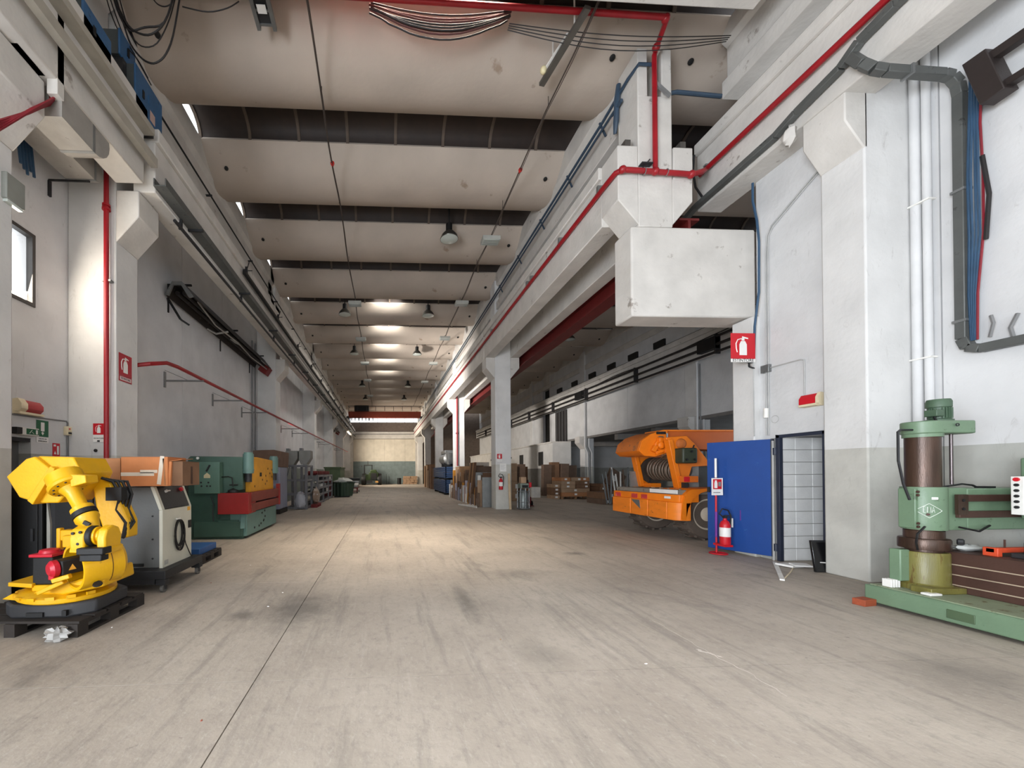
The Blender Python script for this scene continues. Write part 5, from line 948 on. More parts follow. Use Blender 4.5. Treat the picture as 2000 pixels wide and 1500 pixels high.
for k, pl in enumerate(([(222,-20),(232,10),(248,45),(268,80),(300,90),(325,72),(342,35),(352,-20)],[(226,-20),(240,40),(262,82),(290,66),(330,66),(350,-20)],[(230,-10),(250,60),(262,100),(285,128),(305,135),(325,122),(342,85),(358,-20)],[(234,-15),(258,75),(280,100),(310,95),(335,40),(348,-20)],[(290,-20),(305,8),(322,14),(338,5),(350,-20)],[(205,-20),(222,40),(250,95),(268,112),(288,150)],[(210,-20),(236,60),(262,104),(292,160)],[(350,-3),(400,7),(440,-5),(460,-20)])):
    P2 = []
    for i in range(len(pl)-1):
        for j in range(4): a = j/4; P2.append(pt(pl[i][0]*(1-a)+pl[i+1][0]*a, pl[i][1]*(1-a)+pl[i+1][1]*a, .03*k))
    P2.append(pt(*pl[-1], .03*k))
    for _ in range(3): P2 = [P2[0]]+[tuple((P2[i-1][c]+P2[i][c]*2+P2[i+1][c])/4 for c in range(3)) for i in range(1, len(P2)-1)]+[P2[-1]]
    MB().tube(P2, .014 if k < 3 else .009, 5).build('cable', CBLK, t)
t = T('red_cable_bundle', 'dark red cables sagging beside the red pipe at the top of the hall', 'cable', (1,6.1,9))
for k in range(9):
    r_ = random.Random(k); sg = .14+.03*k
    MB().tube([(-.2+2.3*i/14+.05*r_.random(), 6.12+.03*(k % 3)+.01*k, 9.02-sg*math.sin(math.pi*i/14)+.012*(k % 2)) for i in range(15)], .013, 5).build('cable', M('dusty_red_cable', (84,46,44), .8) if k % 2 else CBLK, t)
t = T('black_wire_run', 'thin dark wires sagging from the red pipe to the forked column', 'cable', (4,6.2,8.8))
for k in range(4): MB().tube([(2.1+3.8*i/12, 6.16+.03*k, 8.85-(.10+.05*k)*math.sin(math.pi*i/12)) for i in range(13)], .009, 4).build('wire', CBLK, t)
# ------------------------------------------------------------------ red fire main
t = T('red_fire_main', 'red sprinkler main climbing the forked column and following the girders', 'pipe', (4.8,6.43,6.7))
RP = REDP
MB().tube([(4.08,50.5,6.66),(4.08,6.75,6.72),(4.09,6.5,6.72),(4.16,6.42,6.72),(4.3,6.42,6.72),(5.4,6.42,6.68),(5.6,6.45,6.75),(6.03,6.85,7.12),(6.05,7.0,7.14),(6.05,6.6,7.14),(6.05,-8.7,7.14)], .045, 10).build('main_pipe', RP, t)
MB().tube([(4.75,6.42,6.7),(4.75,6.42,8.74),(4.72,6.3,8.79),(4.63,5.98,8.82),(4.55,5.93,8.82),(4.3,5.93,8.82),(-4.2,5.93,8.9)], .042, 10).build('riser_pipe', RP, t)
for x_, y_, z_ in ((4.75,6.42,6.71),(4.16,6.42,6.72),(5.4,6.42,6.68),(4.72,6.33,8.78),(4.6,5.95,8.82)): MB().blob((x_,y_,z_),(.065,.065,.065),1,0,12,8).build('fitting', RP, t)
for y_ in (7.0,8.6,10.3,10.6,14.2): MB().box(4.04,4.13,y_-.03,y_+.03,6.74,6.86).build('clamp', GALV, t)
for x_, z_ in ((4.55,6.70),(4.95,6.70)): MB().torus((x_,6.42,z_),.05,.008,(1,0,0),14,5).build('clamp', GALV, t)
MB().box(6.0,6.16,6.8,6.86,7.17,7.2).build('clamp', GALV, t); MB().box(4.5,4.7,6.4,6.5,6.84,6.86).bar((4.52,6.46,6.76),(4.68,6.46,6.95),.02,.02).build('wedge_bracket', DKG, t)
t = T('red_riser_pipe', 'tall red riser pipe on the front of the white pier beside the window', 'pipe', (-4.4,6.37,0))
MB().cyl((-4.4,6.35,0),(-4.4,6.35,6.7),.037,n=10).build('pipe', RP, t); MB().cyl((-4.4,6.35,5.72),(-4.4,6.35,5.75),.062,n=10).cyl((-4.4,6.35,5.78),(-4.4,6.35,5.81),.058,n=10).build('flange', RP, t); MB().box(-4.47,-4.33,6.34,6.42,4.58,4.61).build('clamp', GALV, t)
t = T('red_wall_pipe', 'long red pipe held off the left wall on grey brackets', 'pipe', (-4.2,20,3.7))
MB().tube([(-4.95,7.02,3.40),(-4.5,7.05,3.42),(-4.24,7.2,3.50),(-4.2,7.7,3.66),(-4.2,8.1,3.69),(-4.2,14,3.72),(-4.2,30,3.85),(-4.2,46,4.0)], .038, 8).build('pipe', RP, t)
for y_ in (9.15,11.65,14.0,19.3,21.6,25.5,28,30.3,36,38.5):
    MB().box(-5.05,-4.16,y_-.02,y_+.02,3.60+.004*y_,3.635+.004*y_).build('bracket', GREYP, t); MB().box(-5.05,-5.02,y_-.03,y_+.03,3.5,3.86).build('bracket_foot', GREYP, t); MB().bar((-5.04,y_,3.9),(-4.5,y_,3.66),.012,.012).build('bracket_stay', GREYP, t)
t = T('red_column_pipe', 'thin red riser pipe on the front of the third column of the middle row', 'pipe', (4.66,23.96,0)); MB().cyl((4.66,23.95,1.9),(4.66,23.95,6.3),.045,n=8).build('pipe', RP, t); MB().box(4.58,4.74,23.94,24,3.9,4.0).build('clamp', DKG, t)
# ------------------------------------------------------------------ blue conduits
t = T('blue_conduits', 'pair of dark blue conduits along the roof beam right of the hall', 'pipe', (4.5,7,8.5))
MB().tube([(4.75,6.46,8.62),(4.5,6.46,8.62),(4.46,6.7,8.60),(4.46,7.5,8.55),(4.46,40,8.55)], .028, 8).build('conduit', BLUEP, t); MB().tube([(4.47,6.9,8.42),(4.465,7.5,8.42),(4.465,40,8.42)], .024, 8).build('conduit', BLUEP, t)
for y_ in (7.6,9.0,10.6,12.4,14.4): MB().bar((4.58,y_,8.35),(4.45,y_,8.62),.03,.03).build('clip', BLUEP, t)
MB().tube([(4.44,6.95,8.75),(4.43,6.98,8.5),(4.43,7.0,8.3),(4.43,7.02,8.1),(4.46,7.1,7.95)], [.04,.055,.045,.05,.03], 8).cyl((4.43,6.85,8.35),(4.43,7.15,8.35),.03,n=8).build('valve', BLUEP, t)
o = MB().tube([(5.12,6.6,8.26),(5.3,6.62,8.32),(6.15,6.62,8.28)], .035, 8).build('blue_cross_pipe', BLUEP); tag(o, 'short dark blue pipe bridging from forked column to upper right beam', 'pipe')
o = MB().cyl((6.12,3.4,8.62),(6.12,4.9,8.62),.03,n=8).build('blue_short_pipe', BLUEP); tag(o, 'dark blue pipe end on the roof beam in the top right corner', 'pipe')
# ------------------------------------------------------------------ grey cable trunking on the right
t = T('cable_trunking', 'grey cable trunking along the right girder and down the white wall', 'trunking', (6.6,4.4,5)); TRK = M('trunking_grey', (92,94,92), .5, .3, spots=(60,60,58), spot_amt=.2)
q = MB(); pa = [(6.08,7.6,6.5),(6.08,7.14,6.62),(6.07,5.6,6.66),(6.07,5.3,6.74),(6.07,4.75,6.82),(6.07,4.55,6.95),(6.07,4.2,7.0),(6.07,2.5,7.05)]
for a, b in zip(pa[:-1], pa[1:]): q.bar(a, b, .10, .09)
q.build('girder_run', TRK, t, bevel=.008)
q = MB(); pb = [(6.04,4.62,6.82),(6.03,4.5,6.6),(6.08,4.43,6.47),(6.2,4.4,6.42),(6.9,4.36,6.36),(7.0,4.35,6.33),(7.07,4.345,6.24),(7.09,4.34,6.1),(7.09,4.34,3.1),(7.09,4.3,2.98),(7.09,4.2,2.94),(7.09,2.6,2.94)]
for a, b in zip(pb[:-1], pb[1:]): q.bar(a, b, .09, .10)
q.build('branch_run', TRK, t, bevel=.008)
for a, b in (((6.45,4.38,6.39),(6.48,4.38,6.39)),((7.09,4.34,4.9),(7.09,4.34,4.93)),((7.09,4.34,3.3),(7.09,4.34,3.33))): MB().bar(a, b, .12, .12).build('joint_sleeve', GALV, t)
for k in range(5): MB().tube([(7.08-.01*(k % 2),4.25-.022*k,6.2),(7.07,4.26-.022*k,5.6),(7.06-.01*(k % 2),4.27-.03*k,5.0),(7.07,4.27-.028*k,4.3),(7.07,4.28-.018*k,3.6),(7.08,4.27-.012*k,3.05)], .011, 5).build('blue_cable', CBL if k < 4 else CRED, t)
MB().tube([(7.07,4.16,5.2),(7.05,4.10,4.7),(7.07,4.14,4.2)], .02, 5).build('cable_bundle', CBLK, t); MB().tube([(7.1,4.13,3.3),(7.08,4.10,3.2),(7.1,4.14,3.05)], .016, 5).tube([(7.12,3.95,3.25),(7.08,3.98,3.1),(7.1,3.97,2.98)], .018, 5).build('cable_tail', GREYP, t)
MB().tube([(6.03,7.1,7.6),(6.02,7.12,7.3),(6.02,7.06,6.95),(6.06,6.95,6.68)], .02, 6).build('flexible_drop', DKG, t); MB().blob((6.08,5.42,6.50),(.08,.09,.14),4,.3,8,6).build('plaster_knot', CONC, t)
t = T('steel_bracket', 'black steel U bracket on the white wall in the upper right corner', 'bracket', (7.0,3.6,6.0))
MB().box(6.86,6.96,2.6,4.10,6.12,6.22).box(6.86,6.96,2.6,3.95,5.72,5.80).build('arm', M('bracket_black', (52,44,42), .5, .3), t, bevel=.006); MB().prism([(4.16,6.26),(3.98,6.26),(3.85,5.68),(4.03,5.66)], 'x', 6.82, 7.0).build('end_plate', M('bracket_black', (52,44,42)), t, bevel=.008); MB().box(6.96,7.15,2.6,2.9,5.6,6.3).build('wall_plate', M('bracket_black', (52,44,42)), t)
t = T('white_downpipes', 'pair of white downpipes on the wall above the green drill', 'pipe', (7.07,4.75,0))
for y_, r_ in ((4.745,.05),(4.64,.04)): MB().cyl((7.095,y_,.3),(7.095,y_,9.3),r_,n=14).build('pipe', WALL, t)
for z_ in (2.95,5.0): MB().box(7.04,7.15,4.59,4.795,z_,z_+.02).build('clamp', WHT, t)
fire_sign((6.20,6.31,3.62), 0, .44, .50, 'large red extinguisher sign on the pier below the box beam')
o = T('sign_bracket', 'small dark steel bracket under the large extinguisher sign', 'bracket', (6.3,6.34,3.35)); MB().bar((6.2,6.33,3.40),(6.46,6.4,3.40),.03,.04).bar((6.33,6.33,3.5),(6.33,6.33,3.3),.02,.02).bar((6.33,6.33,3.3),(6.45,6.36,3.28),.02,.02).build('angle', DKG, o)
t = T('red_alarm_lamp', 'red alarm lamp with cream ends on the wall right of the blue door', 'lamp', (6.53,5.53,2.56))
MB().prism([(6.56,2.48),(6.56,2.65),(6.50,2.66),(6.46,2.60),(6.46,2.52),(6.50,2.48)], 'y', 5.42, 5.66).build('red_lens', REDS, t, bevel=.004); MB().prism([(6.56,2.47),(6.56,2.66),(6.49,2.67),(6.45,2.6),(6.45,2.51),(6.49,2.47)], 'y', 5.38, 5.42).prism([(6.56,2.47),(6.56,2.49),(6.45,2.51),(6.46,2.48)], 'y', 5.42, 5.66).build('end_cap', CREAMM, t)
t = T('white_conduits', 'thin white conduits and junction box on the wall above the blue door', 'conduit', (6.52,6.0,3)); CG = M('conduit_grey', (176,176,174), .5)
MB().tube([(6.54,5.42,6.0),(6.54,5.62,5.9),(6.54,6.12,5.62),(6.54,6.2,5.5),(6.54,6.22,5.2),(6.54,6.24,2.1)], .011, 6).tube([(6.54,5.42,5.96),(6.54,5.62,5.86),(6.54,6.10,5.58),(6.54,6.17,5.48),(6.54,6.185,5.2),(6.54,6.2,2.1)], .011, 6).build('riser', CG, t)
MB().tube([(6.54,6.2,3.24),(6.54,5.7,3.24),(6.54,5.645,3.22),(6.54,5.64,3.15),(6.54,5.64,2.66)], .010, 6).build('branch', CG, t); MB().box(6.50,6.56,6.16,6.30,3.17,3.30).build('junction_box', GALV, t, bevel=.006); MB().cyl((6.51,6.22,2.40),(6.51,6.22,2.56),.035,n=12).build('white_socket', WHT, t); MB().torus((6.54,6.1,2.36),.06,.004,(1,0,0),16,4).build('wire_loop', CG, t)
MB().tube([(6.44,6.34,6.5),(6.44,6.34,6.18),(6.44,6.27,5.8),(6.44,6.24,5.43),(6.44,6.25,4.56),(6.44,6.33,4.0),(6.44,6.35,3.5)], .018, 6).build('blue_cable', CBL, t); MB().cyl((6.44,6.36,2.1),(6.44,6.36,3.4),.008,n=6).build('thin_wire', CG, t)
# ------------------------------------------------------------------ left wall fittings
t = T('red_alarm_lamp', 'red and cream alarm lamp above the left emergency door', 'lamp', (-5.0,5.6,2.46))
MB().prism([(-5.05,2.37),(-5.05,2.53),(-4.99,2.54),(-4.94,2.48),(-4.94,2.42),(-4.99,2.37)], 'y', 5.60, 5.86).build('red_lens', M('dusty_red_lens', (170,60,62), .4), t, bevel=.004); MB().prism([(-5.05,2.37),(-5.05,2.54),(-4.98,2.55),(-4.93,2.48),(-4.93,2.41),(-4.98,2.36)], 'y', 5.50, 5.60).build('end_cap', CREAMM, t); MB().box(-5.05,-4.95,5.5,5.88,2.34,2.37).build('base_strip', CREAMM, t)
t = T('emergency_light', 'white emergency light box with green running figure, over the left door', 'lamp', (-5.0,5.7,2.1)); MB().box(-5.05,-4.97,5.55,5.82,2.05,2.16).build('housing', WHT, t, bevel=.006); MB().box(-4.97,-4.966,5.62,5.81,2.065,2.145).build('green_face', GRNS, t); MB().box(-5.05,-4.96,5.47,5.55,2.06,2.15).build('black_plug', BLACK, t); MB().box(-4.966,-4.963,5.76,5.79,2.075,2.135).build('pictogram', WSIGN, t); MB().bar((-4.965,5.66,2.08),(-4.965,5.70,2.13),.012,.004).bar((-4.965,5.70,2.10),(-4.965,5.73,2.075),.01,.004).build('pictogram_figure', WSIGN, t)
t = T('exit_sign', 'green emergency exit sign with white door and arrow', 'sign', (-5.046,5.96,2.18), R_(90)); plate(t,-.10,.10,-.12,.12,-.004,0,GRNS,'green_field'); plate(t,-.03,.03,-.04,.09,-.006,-.004,WSIGN,'door_pictogram'); MB().prism([(-.025,-.06),(.025,-.06),(0,-.10)], 'y', -.006, -.004).prism([(-.006,-.045),(.006,-.045),(.006,-.06),(-.006,-.06)], 'y', -.006, -.004).build('arrow_pictogram', WSIGN, t, local=True); plate(t,-.10,.10,-.21,-.13,-.004,0,WSIGN,'white_field'); text(t,'USCITA DI',.028,(0,-.0055,-.155)); text(t,'EMERGENZA',.026,(0,-.0055,-.188))
t = T('hose_sign', 'small red sign with white pictograms right of the left door', 'sign', (-5.046,6.2,1.88), R_(90)); plate(t,-.065,.065,-.10,.10,-.004,0,REDS,'red_field'); plate(t,.01,.045,-.075,.06,-.006,-.004,WSIGN,'pictogram'); MB().prism([(-.045,-.07),(-.005,-.07),(-.025,-.02)], 'y', -.006, -.004).build('pictogram', WSIGN, t, local=True); plate(t,-.05,-.01,.05,.08,-.006,-.004,WSIGN,'pictogram'); plate(t,-.065,.065,-.14,-.105,-.004,0,WSIGN,'white_field')
t = T('alarm_box', 'small grey call box with red light in the wall corner', 'alarm', (-5.0,6.4,2.2)); MB().box(-5.05,-4.98,6.34,6.42,2.12,2.26).build('box', CREAMM, t, bevel=.006); MB().cyl((-4.98,6.37,2.22),(-4.972,6.37,2.22),.012,n=8).build('red_light', REDS, t); MB().box(-4.98,-4.975,6.35,6.41,2.14,2.17).build('dark_window', DKG, t)
t = T('wall_conduit', 'grey conduit running along the wall above the left door', 'conduit', (-5.03,5.9,2.35)); MB().tube([(-5.035,4.75,2.30),(-5.035,6.38,2.345),(-5.035,6.40,2.32),(-5.035,6.40,2.26)], .011, 6).tube([(-5.035,6.40,2.12),(-5.035,6.40,.5)], .011, 6).build('conduit', GREYP, t)
t = fire_sign((-4.56,6.415,2.165), 0, .18, .30, 'red extinguisher sign above ESTINTORE lettering on the white pier'); plate(t,-.025,.015,-.145,-.12,-.006,-.004,INK,'number_box')
o = MB().cyl((-4.61,6.40,1.88),(-4.61,6.42,1.88),.025,n=12).build('black_plug', BLACK); tag(o, 'dark round hole, drawn as a black disc, in the white pier below the extinguisher sign', 'plug')  # black disc stands in for a dark hole in the pier
t = T('fire_extinguisher_sign', 'faded red extinguisher sign on the side of the white pier', 'sign', (-4.296,6.64,3.25), R_(90)); FRED = M('faded_sign_red', (170,40,52), .5, var=.06); plate(t,-.16,.16,-.12,.24,-.004,0,FRED,'red_field'); ext_pict(t,0,.06,.34); plate(t,-.16,.16,-.22,-.125,-.004,0,FRED,'lower_field'); plate(t,-.14,.14,-.20,-.14,-.006,-.004,M('pale_pink_plate', (214,190,190), .5),'text_field'); text(t,'ESTINTORE',.045,(0,-.0075,-.17))
o = MB().box(-4.32,-4.24,4.55,4.78,4.64,4.94).build('wall_lamp_box', M('lamp_grey', (132,134,128), .5), bevel=.01); tag(o, 'grey box lamp on the pier at the left edge, above the window', 'lamp'); MB().box(-4.30,-4.25,4.57,4.76,4.61,4.64).build('diffuser', GLS, o)
t = T('blue_cable_tails', 'cut blue cable ends hanging from the ceiling duct beside the window', 'cable', (-4.9,5.5,5.9))
for k in range(5): MB().tube([(-5.04,5.36+.05*k,6.36),(-4.9,5.36+.05*k,6.3),(-4.87,5.38+.05*k,6.0),(-4.86,5.41+.05*k,5.70-.04*(k % 3))], .018, 6).build('cable', CBL, t)
# overhead clutter of the left girder
DUC = M('duct_grey_paint', (150,146,140), .5, spots=(110,104,98), spot_amt=.15)
def duct(name, label, x0, x1, y0, y1, z0, z1):
    t = T(name, label, 'duct', ((x0+x1)/2,(y0+y1)/2,z0)); r = (z1-z0)/2; n = 10
    prof = [(y0,z1),(y0,z0)]+[(y1-r+r*math.sin(math.pi*i/n), z0+r-r*math.cos(math.pi*i/n)) for i in range(n+1)]
    MB().prism(prof, 'x', x0, x1).build('duct_body', DUC, t); MB().prism([(y1-r-.02,z1+.004),(y1-r-.02,z0-.004),(y1-r+.02,z0-.004),(y1-r+.02,z1+.004)], 'x', x0-.004, x1+.004).build('seam_band', GALV, t); return t
duct('rounded_duct', 'grey duct with rounded end below the near left girder', -4.22, -3.80, 4.75, 5.55, 5.76, 6.34)
t = duct('rounded_duct', 'lower grey duct with rounded end close to the left wall', -4.78, -4.36, 4.75, 6.22, 5.98, 6.30)
MB().box(-5.05,-4.45,6.06,6.08,5.955,5.98).box(-5.05,-5.02,6.05,6.09,5.72,5.955).build('duct_bracket', DKG, t)
BLB = M('switch_box_blue', (46,88,128), .5, spots=(34,60,84), spot_amt=.2)
for i, (y0, y1, z0, z1, x0, x1, s) in enumerate(((6.0,6.68,7.12,7.74,-4.12,-3.72,'large blue switch box on the left girder, nearest the first roof gap'),(4.98,5.46,7.04,7.46,-4.1,-3.72,'dark blue switch box higher up the left girder'),(5.86,6.2,7.74,8.1,-4.2,-3.86,'small dark blue box behind the larger blue switch boxes'))):
    t = T('switch_box', s, 'switch box', ((x0+x1)/2,(y0+y1)/2,z0)); MB().box(x0,x1-.03,y0,y1,z0,z1).build('body', M('switch_box_side', (66,70,70), .6), t, bevel=.01); MB().box(x1-.03,x1,y0-.01,y1+.01,z0-.01,z1+.01).build('door', BLB, t, bevel=.008); MB().box(x1,x1+.015,y0+.15,y0+.19,(z0+z1)/2-.06,(z0+z1)/2+.06).build('handle', BLACK, t)
    if i == 0: MB().box(x1,x1+.004,6.35,6.48,7.2,7.36).build('label_sticker', M('pinkish_sticker', (190,160,150)), t); MB().box(x1,x1+.012,6.3,6.34,7.42,7.55).build('switch_lever', BLB, t)
    MB().box(x0,x1,y0+.05,y1-.05,7.0 if i else 6.98,z0).build('mounting', DKG, t)
t = T('cable_tray_left', None, None); t.name = 'cable_tray'; tag(t, 'galvanised cable tray running along the left girder', 'tray'); t.location = (-3.62,20,6.3)
MB().box(-3.70,-3.50,6.4,50,6.17,6.19).box(-3.70,-3.68,6.4,50,6.19,6.30).box(-3.52,-3.50,6.4,50,6.19,6.30).build('tray_body', M('dull_galv_tray', (100,102,100), .5, .4, spots=(70,70,68), spot_amt=.2), t)
for k in range(16): MB().box(-3.72,-3.42,7.5+k*2.6,7.54+k*2.6,6.13,6.17).build('bracket', DKG, t)
o = MB().box(-3.70,-3.60,2.6,6.35,6.42,6.56).build('trunking_channel', M('beige_channel', (164,158,146), .6)); tag(o, 'beige trunking channel along the near left girder below the blue boxes', 'trunking')
o = MB().box(-3.78,-3.62,3.0,6.3,6.90,7.0).build('trunking_channel', M('beige_channel', (164,158,146))); tag(o, 'upper beige trunking channel carrying the blue switch boxes', 'trunking')
t = T('conductor_rail', 'dark conductor rail with forked brackets along the left girder', 'rail', (-3.58,25,6.8)); MB().box(-3.64,-3.56,10.2,50,6.72,6.80).build('rail', BLACK, t)
for k in range(12): y_ = 10.4+k*3.1; MB().box(-3.70,-3.58,y_-.02,y_+.02,6.80,7.0).bar((-3.58,y_,6.98),(-3.5,y_-.12,7.06),.02,.02).bar((-3.6,y_,6.9),(-3.5,y_+.12,6.96),.02,.02).build('bracket', DKG, t)
t = T('dark_girder_pipe', 'dark pipe hung below the left girder', 'pipe', (-3.66,25,5.98)); MB().cyl((-3.68,7.0,6.0),(-3.68,50,6.0),.03,n=8).build('pipe', DKG, t)
for k in range(14): MB().box(-3.72,-3.66,7.2+k*3,7.24+k*3,5.98,6.16).build('hanger', DKG, t)
t = T('roof_beam_wire', 'dark wire on brackets along the left roof beam', 'cable', (-4.22,25,8.3)); MB().cyl((-4.22,6.6,8.36),(-4.22,50,8.36),.022,n=6).build('wire', BLACK, t)
for k in range(12): MB().box(-4.32,-4.16,9.6+k*2.93,9.63+k*2.93,8.3,8.34).build('bracket', DKG, t)
for y_, ln in ((9.2,.5),(14.6,.5)): o = MB().box(-4.32,-4.22,y_,y_+ln,7.72,8.02).build('dark_bracket', BLACK); tag(o, 'dark steel block wedged between girder and roof beam, %s' % ('nearest on the left side' if y_ < 10 else 'second on the left side'), 'bracket')
t = T('red_cables', 'bundle of dark red cables on the corbel at the top left edge', 'cable', (-3.95,4.5,5.6))
for k in range(6): MB().tube([(-3.87-.012*k,4.80-.01*k,6.12),(-3.86-.015*k,4.75,6.0-.02*k),(-3.88-.012*k,4.45,5.55-.01*k+.02*(k % 2)),(-3.92,4.1,5.0+.02*k)], .013, 5).build('cable', CRED, t)
t = T('louvre_box', 'small white box with two dark windows on the top left corbel', 'box', (-3.95,4.45,5.8)); MB().box(-4.05,-3.88,4.28,4.64,6.12,6.40).build('body', CONC, t, bevel=.01); MB().box(-3.885,-3.875,4.34,4.44,6.2,6.34).box(-3.885,-3.875,4.48,4.58,6.2,6.34).build('window', M('brown_window', (84,72,66)), t); MB().box(-3.90,-3.78,4.66,4.76,5.95,7.0).build('post', CONC, t, bevel=.006)
# radiant heaters on the left wall
HT = M('sooty_sheet', (46,40,38), .55, .4, spots=(90,84,80), spot_amt=.2)
t = T('radiant_heater', 'long dark radiant tube heater bent off the left wall', 'heater', (-4.7,12.3,5.7))
MB().strip([(-4.98,5.62),(-4.82,5.92),(-4.6,5.92),(-4.34,5.58)], [(-4.97,5.60),(-4.81,5.90),(-4.61,5.90),(-4.35,5.56)], 'y', 9.1, 15.2).build('hood', HT, t)
for x_ in (-4.78,-4.62): MB().cyl((x_,9.2,5.72),(x_,15.3,5.72),.05,n=10).build('burner_tube', HT, t)
MB().prism([(-4.98,5.62),(-4.82,5.92),(-4.6,5.92),(-4.34,5.58),(-4.45,5.56),(-4.62,5.84),(-4.8,5.84),(-4.9,5.6)], 'y', 9.05, 9.1).build('hood_rim', GALV, t)
for y_ in (9.3,12.2,14.8): MB().box(-5.05,-4.5,y_-.02,y_+.02,5.93,5.97).bar((-5.04,y_,5.3),(-5.04,y_,5.97),.04,.03).build('bracket', BLACK, t)
MB().bar((-5.0,9.2,5.6),(-4.86,9.5,5.22),.05,.03).bar((-4.86,9.5,5.22),(-4.70,9.6,5.12),.05,.03).build('bent_bracket', BLACK, t)
MB().tube([(-4.4,9.4,5.6),(-4.5,10.6,5.5),(-4.42,12,5.5),(-4.5,13.4,5.48),(-4.45,15,5.5)], .02, 5).tube([(-4.9,11,5.55),(-4.7,11.1,5.45),(-4.4,11.2,5.55)], .03, 5).build('flue_wire', DUC, t); MB().obox((-4.5,12.0,5.52),(.2,.35,.02),(0,.4,0)).build('torn_sheet', DUC, t)
MB().prism([(-4.86,5.55),(-4.58,5.35),(-4.40,5.62),(-4.66,5.82)], 'y', 15.2, 15.6).build('burner_box', M('burner_red', (120,30,26), .5), t, bevel=.01)
dup(t, (-4.7,36.5,5.7), label='far radiant heater high on the left wall behind the hall piers')
t = T('grey_downpipes', 'pair of thin dark pipes beside the second left pier', 'pipe', (-5.0,15.3,0))
for y_ in (15.0,15.35): MB().cyl((-5.0,y_,0),(-5.0,y_,6.6),.03,n=8).build('pipe', GREYP, t)
# ------------------------------------------------------------------ aisle fittings
t = T('aisle_pipes', 'three dark pipes along the far girder of the aisle', 'pipe', (12.4,20,6.2))
for z_, r_ in ((5.92,.05),(6.2,.055),(6.5,.05)): MB().cyl((12.36,6.75,z_),(12.36,50,z_),r_,n=8).build('pipe', M('sooty_pipe', (38,34,33), .6), t)
MB().tube([(12.34,7+1.0*i,6.62-.12*abs(math.sin(i*.5))) for i in range(44)], .02, 5).build('sagging_cable', CBLK, t)
for k in range(9): MB().box(12.3,12.5,9+k*4.6,9.06+k*4.6,5.85,6.58).build('hanger', DKG, t)
for y_ in (13.6,23.2): MB().box(12.26,12.46,y_,y_+.8,6.05,6.5).build('pipe_box', BLACK, t)
t = T('red_crane_beam', 'dark red steel runway beam behind the middle row of columns', 'beam', (5.75,25,5.9)); MB().box(5.56,5.95,6.9,50,5.78,5.82).box(5.56,5.95,6.9,50,6.20,6.24).box(5.73,5.78,6.9,50,5.82,6.20).build('i_beam', M('dark_red_steel', (98,26,24), .55), t)
for y_ in (7.3,15.5,24.3,32.9,41.5): MB().box(5.48,5.75,y_-.1,y_+.1,6.24,6.5).build('seat', DKG, t)
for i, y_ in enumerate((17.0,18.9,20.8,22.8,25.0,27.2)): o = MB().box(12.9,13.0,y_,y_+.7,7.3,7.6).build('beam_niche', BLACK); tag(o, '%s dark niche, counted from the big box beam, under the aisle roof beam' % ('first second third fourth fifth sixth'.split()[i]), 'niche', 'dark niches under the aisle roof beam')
t = T('dark_wall_ducts', 'group of dark vertical ducts high on the far aisle wall', 'duct', (12.95,27.5,3.7))
for k in range(4): MB().cyl((12.93,26.6+.45*k,3.6),(12.93,26.6+.45*k,5.9),.12,n=10).build('duct', M('sooty_pipe', (38,34,33)), t)
for i, y_ in enumerate((15.05,23.85)):
    t = T('column_conduits', 'pale conduits bent around the %s aisle column' % ('nearer' if i == 0 else 'farther'), 'conduit', (13.0,y_,0))
    for k in range(3): x_ = 13.05+.14*k; MB().tube([(x_,y_+.08,0),(x_,y_+.08,2.7),(x_-.2,y_+.05,3.1),(x_-.2,y_+.05,5.9)], .03 if k else .045, 6).build('conduit', WALL if k != 1 else GREYP, t)
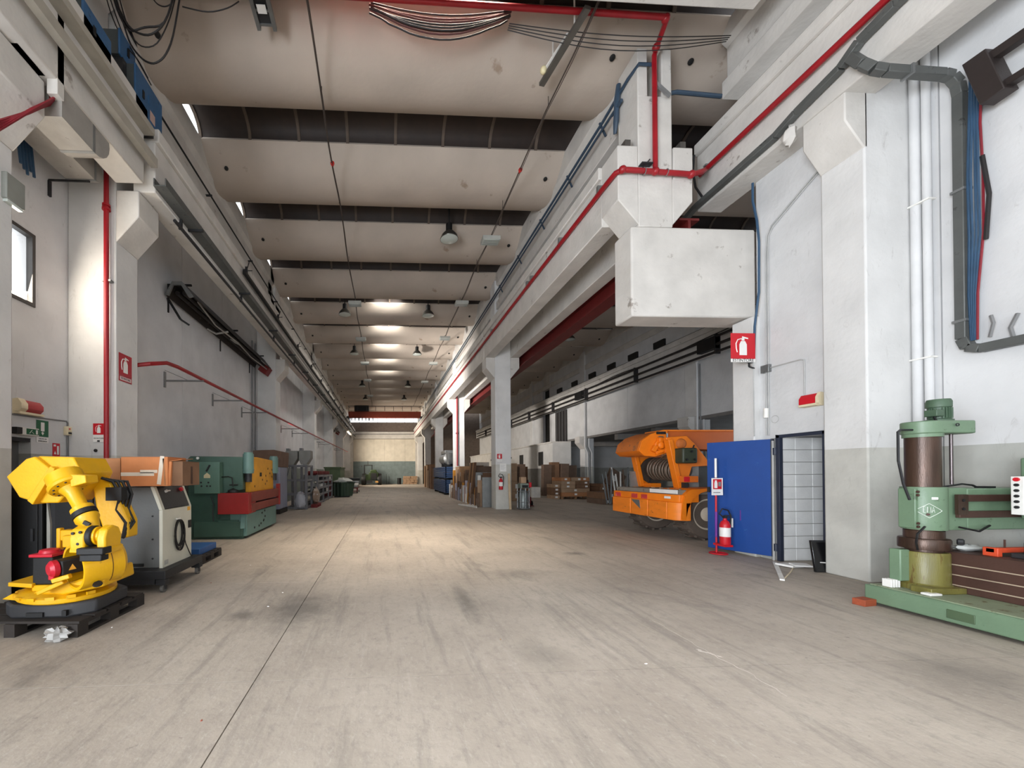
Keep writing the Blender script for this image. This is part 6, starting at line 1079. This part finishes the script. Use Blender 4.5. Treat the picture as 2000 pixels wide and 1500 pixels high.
# bridge crane before the end wall
t = T('bridge_crane', 'rust red overhead travelling crane before the end wall', 'crane', (.2,44,7.3)); BC = M('crane_rust_red', (140,54,30), .55)
MB().box(-3.9,4.35,43.7,44.3,7.75,8.45).build('main_girder', BC, t, bevel=.02); MB().box(-4.02,-3.78,42.6,45.4,7.32,7.75).build('end_truck', DKG, t); MB().box(4.2,4.45,42.6,45.4,7.32,7.75).build('end_truck', DKG, t)
MB().box(-3.2,-1.6,43.4,44.6,8.45,9.1).build('hoist_trolley', BLACK, t, bevel=.02); MB().box(-3.9,4.3,43.0,43.06,8.9,8.95).build('hand_rail', DKG, t)
for k in range(9): MB().cyl((-3.8+k,43.03,8.4),(-3.8+k,43.03,8.92),.025,n=5).build('rail_post', DKG, t)
for k in range(7): MB().box(-3.6+k*.4,-3.5+k*.4,43.9,44.1,7.45,7.75).build('festoon_loop', BLACK, t)

# pale filled crack in the slab
def mark(pts, wd, name, mat, seed):
    r = random.Random(seed); v = []; f = []; P2 = []
    for i in range(len(pts)-1):
        for j in range(6):
            a = j/6; P2.append((pts[i][0]*(1-a)+pts[i+1][0]*a+r.uniform(-.012,.012), pts[i][1]*(1-a)+pts[i+1][1]*a))
    P2.append(pts[-1])
    for i, (x, y) in enumerate(P2): k = wd*r.uniform(.4,1.3); v += [(x-k,y,.0015),(x+k,y,.0015)]
    for i in range(len(P2)-1): f.append((2*i,2*i+1,2*i+3,2*i+2))
    return MB().add(v, f).build(name, mat, fl)
PLS = M('pale_filler', (206,198,188), .8)
mark([(2.70,3.74),(2.69,3.3),(2.68,3.01),(2.70,2.7),(2.67,2.43)], .004, 'floor_crack', PLS, 1); mark([(2.62,3.12),(2.68,3.02),(2.72,2.97)], .018, 'floor_crack', PLS, 2)
rn = random.Random(31)
for i in range(14):
    o = MB().blob((0,0,0),(rn.uniform(.006,.016),rn.uniform(.005,.01),.004),i,.3,6,4).build('paper_scrap', rn.choice([WSIGN,WSIGN,PLS,CARDL,M('red_scrap',(150,70,50))])); x_, y_ = rn.uniform(-2.8,4.5), 1.9+.5*i; o.location = (x_, y_, .004); tag(o, 'tiny scrap of litter on the concrete floor, %s from the camera side' % nth(i+1), 'scrap', 'litter scraps on the floor')
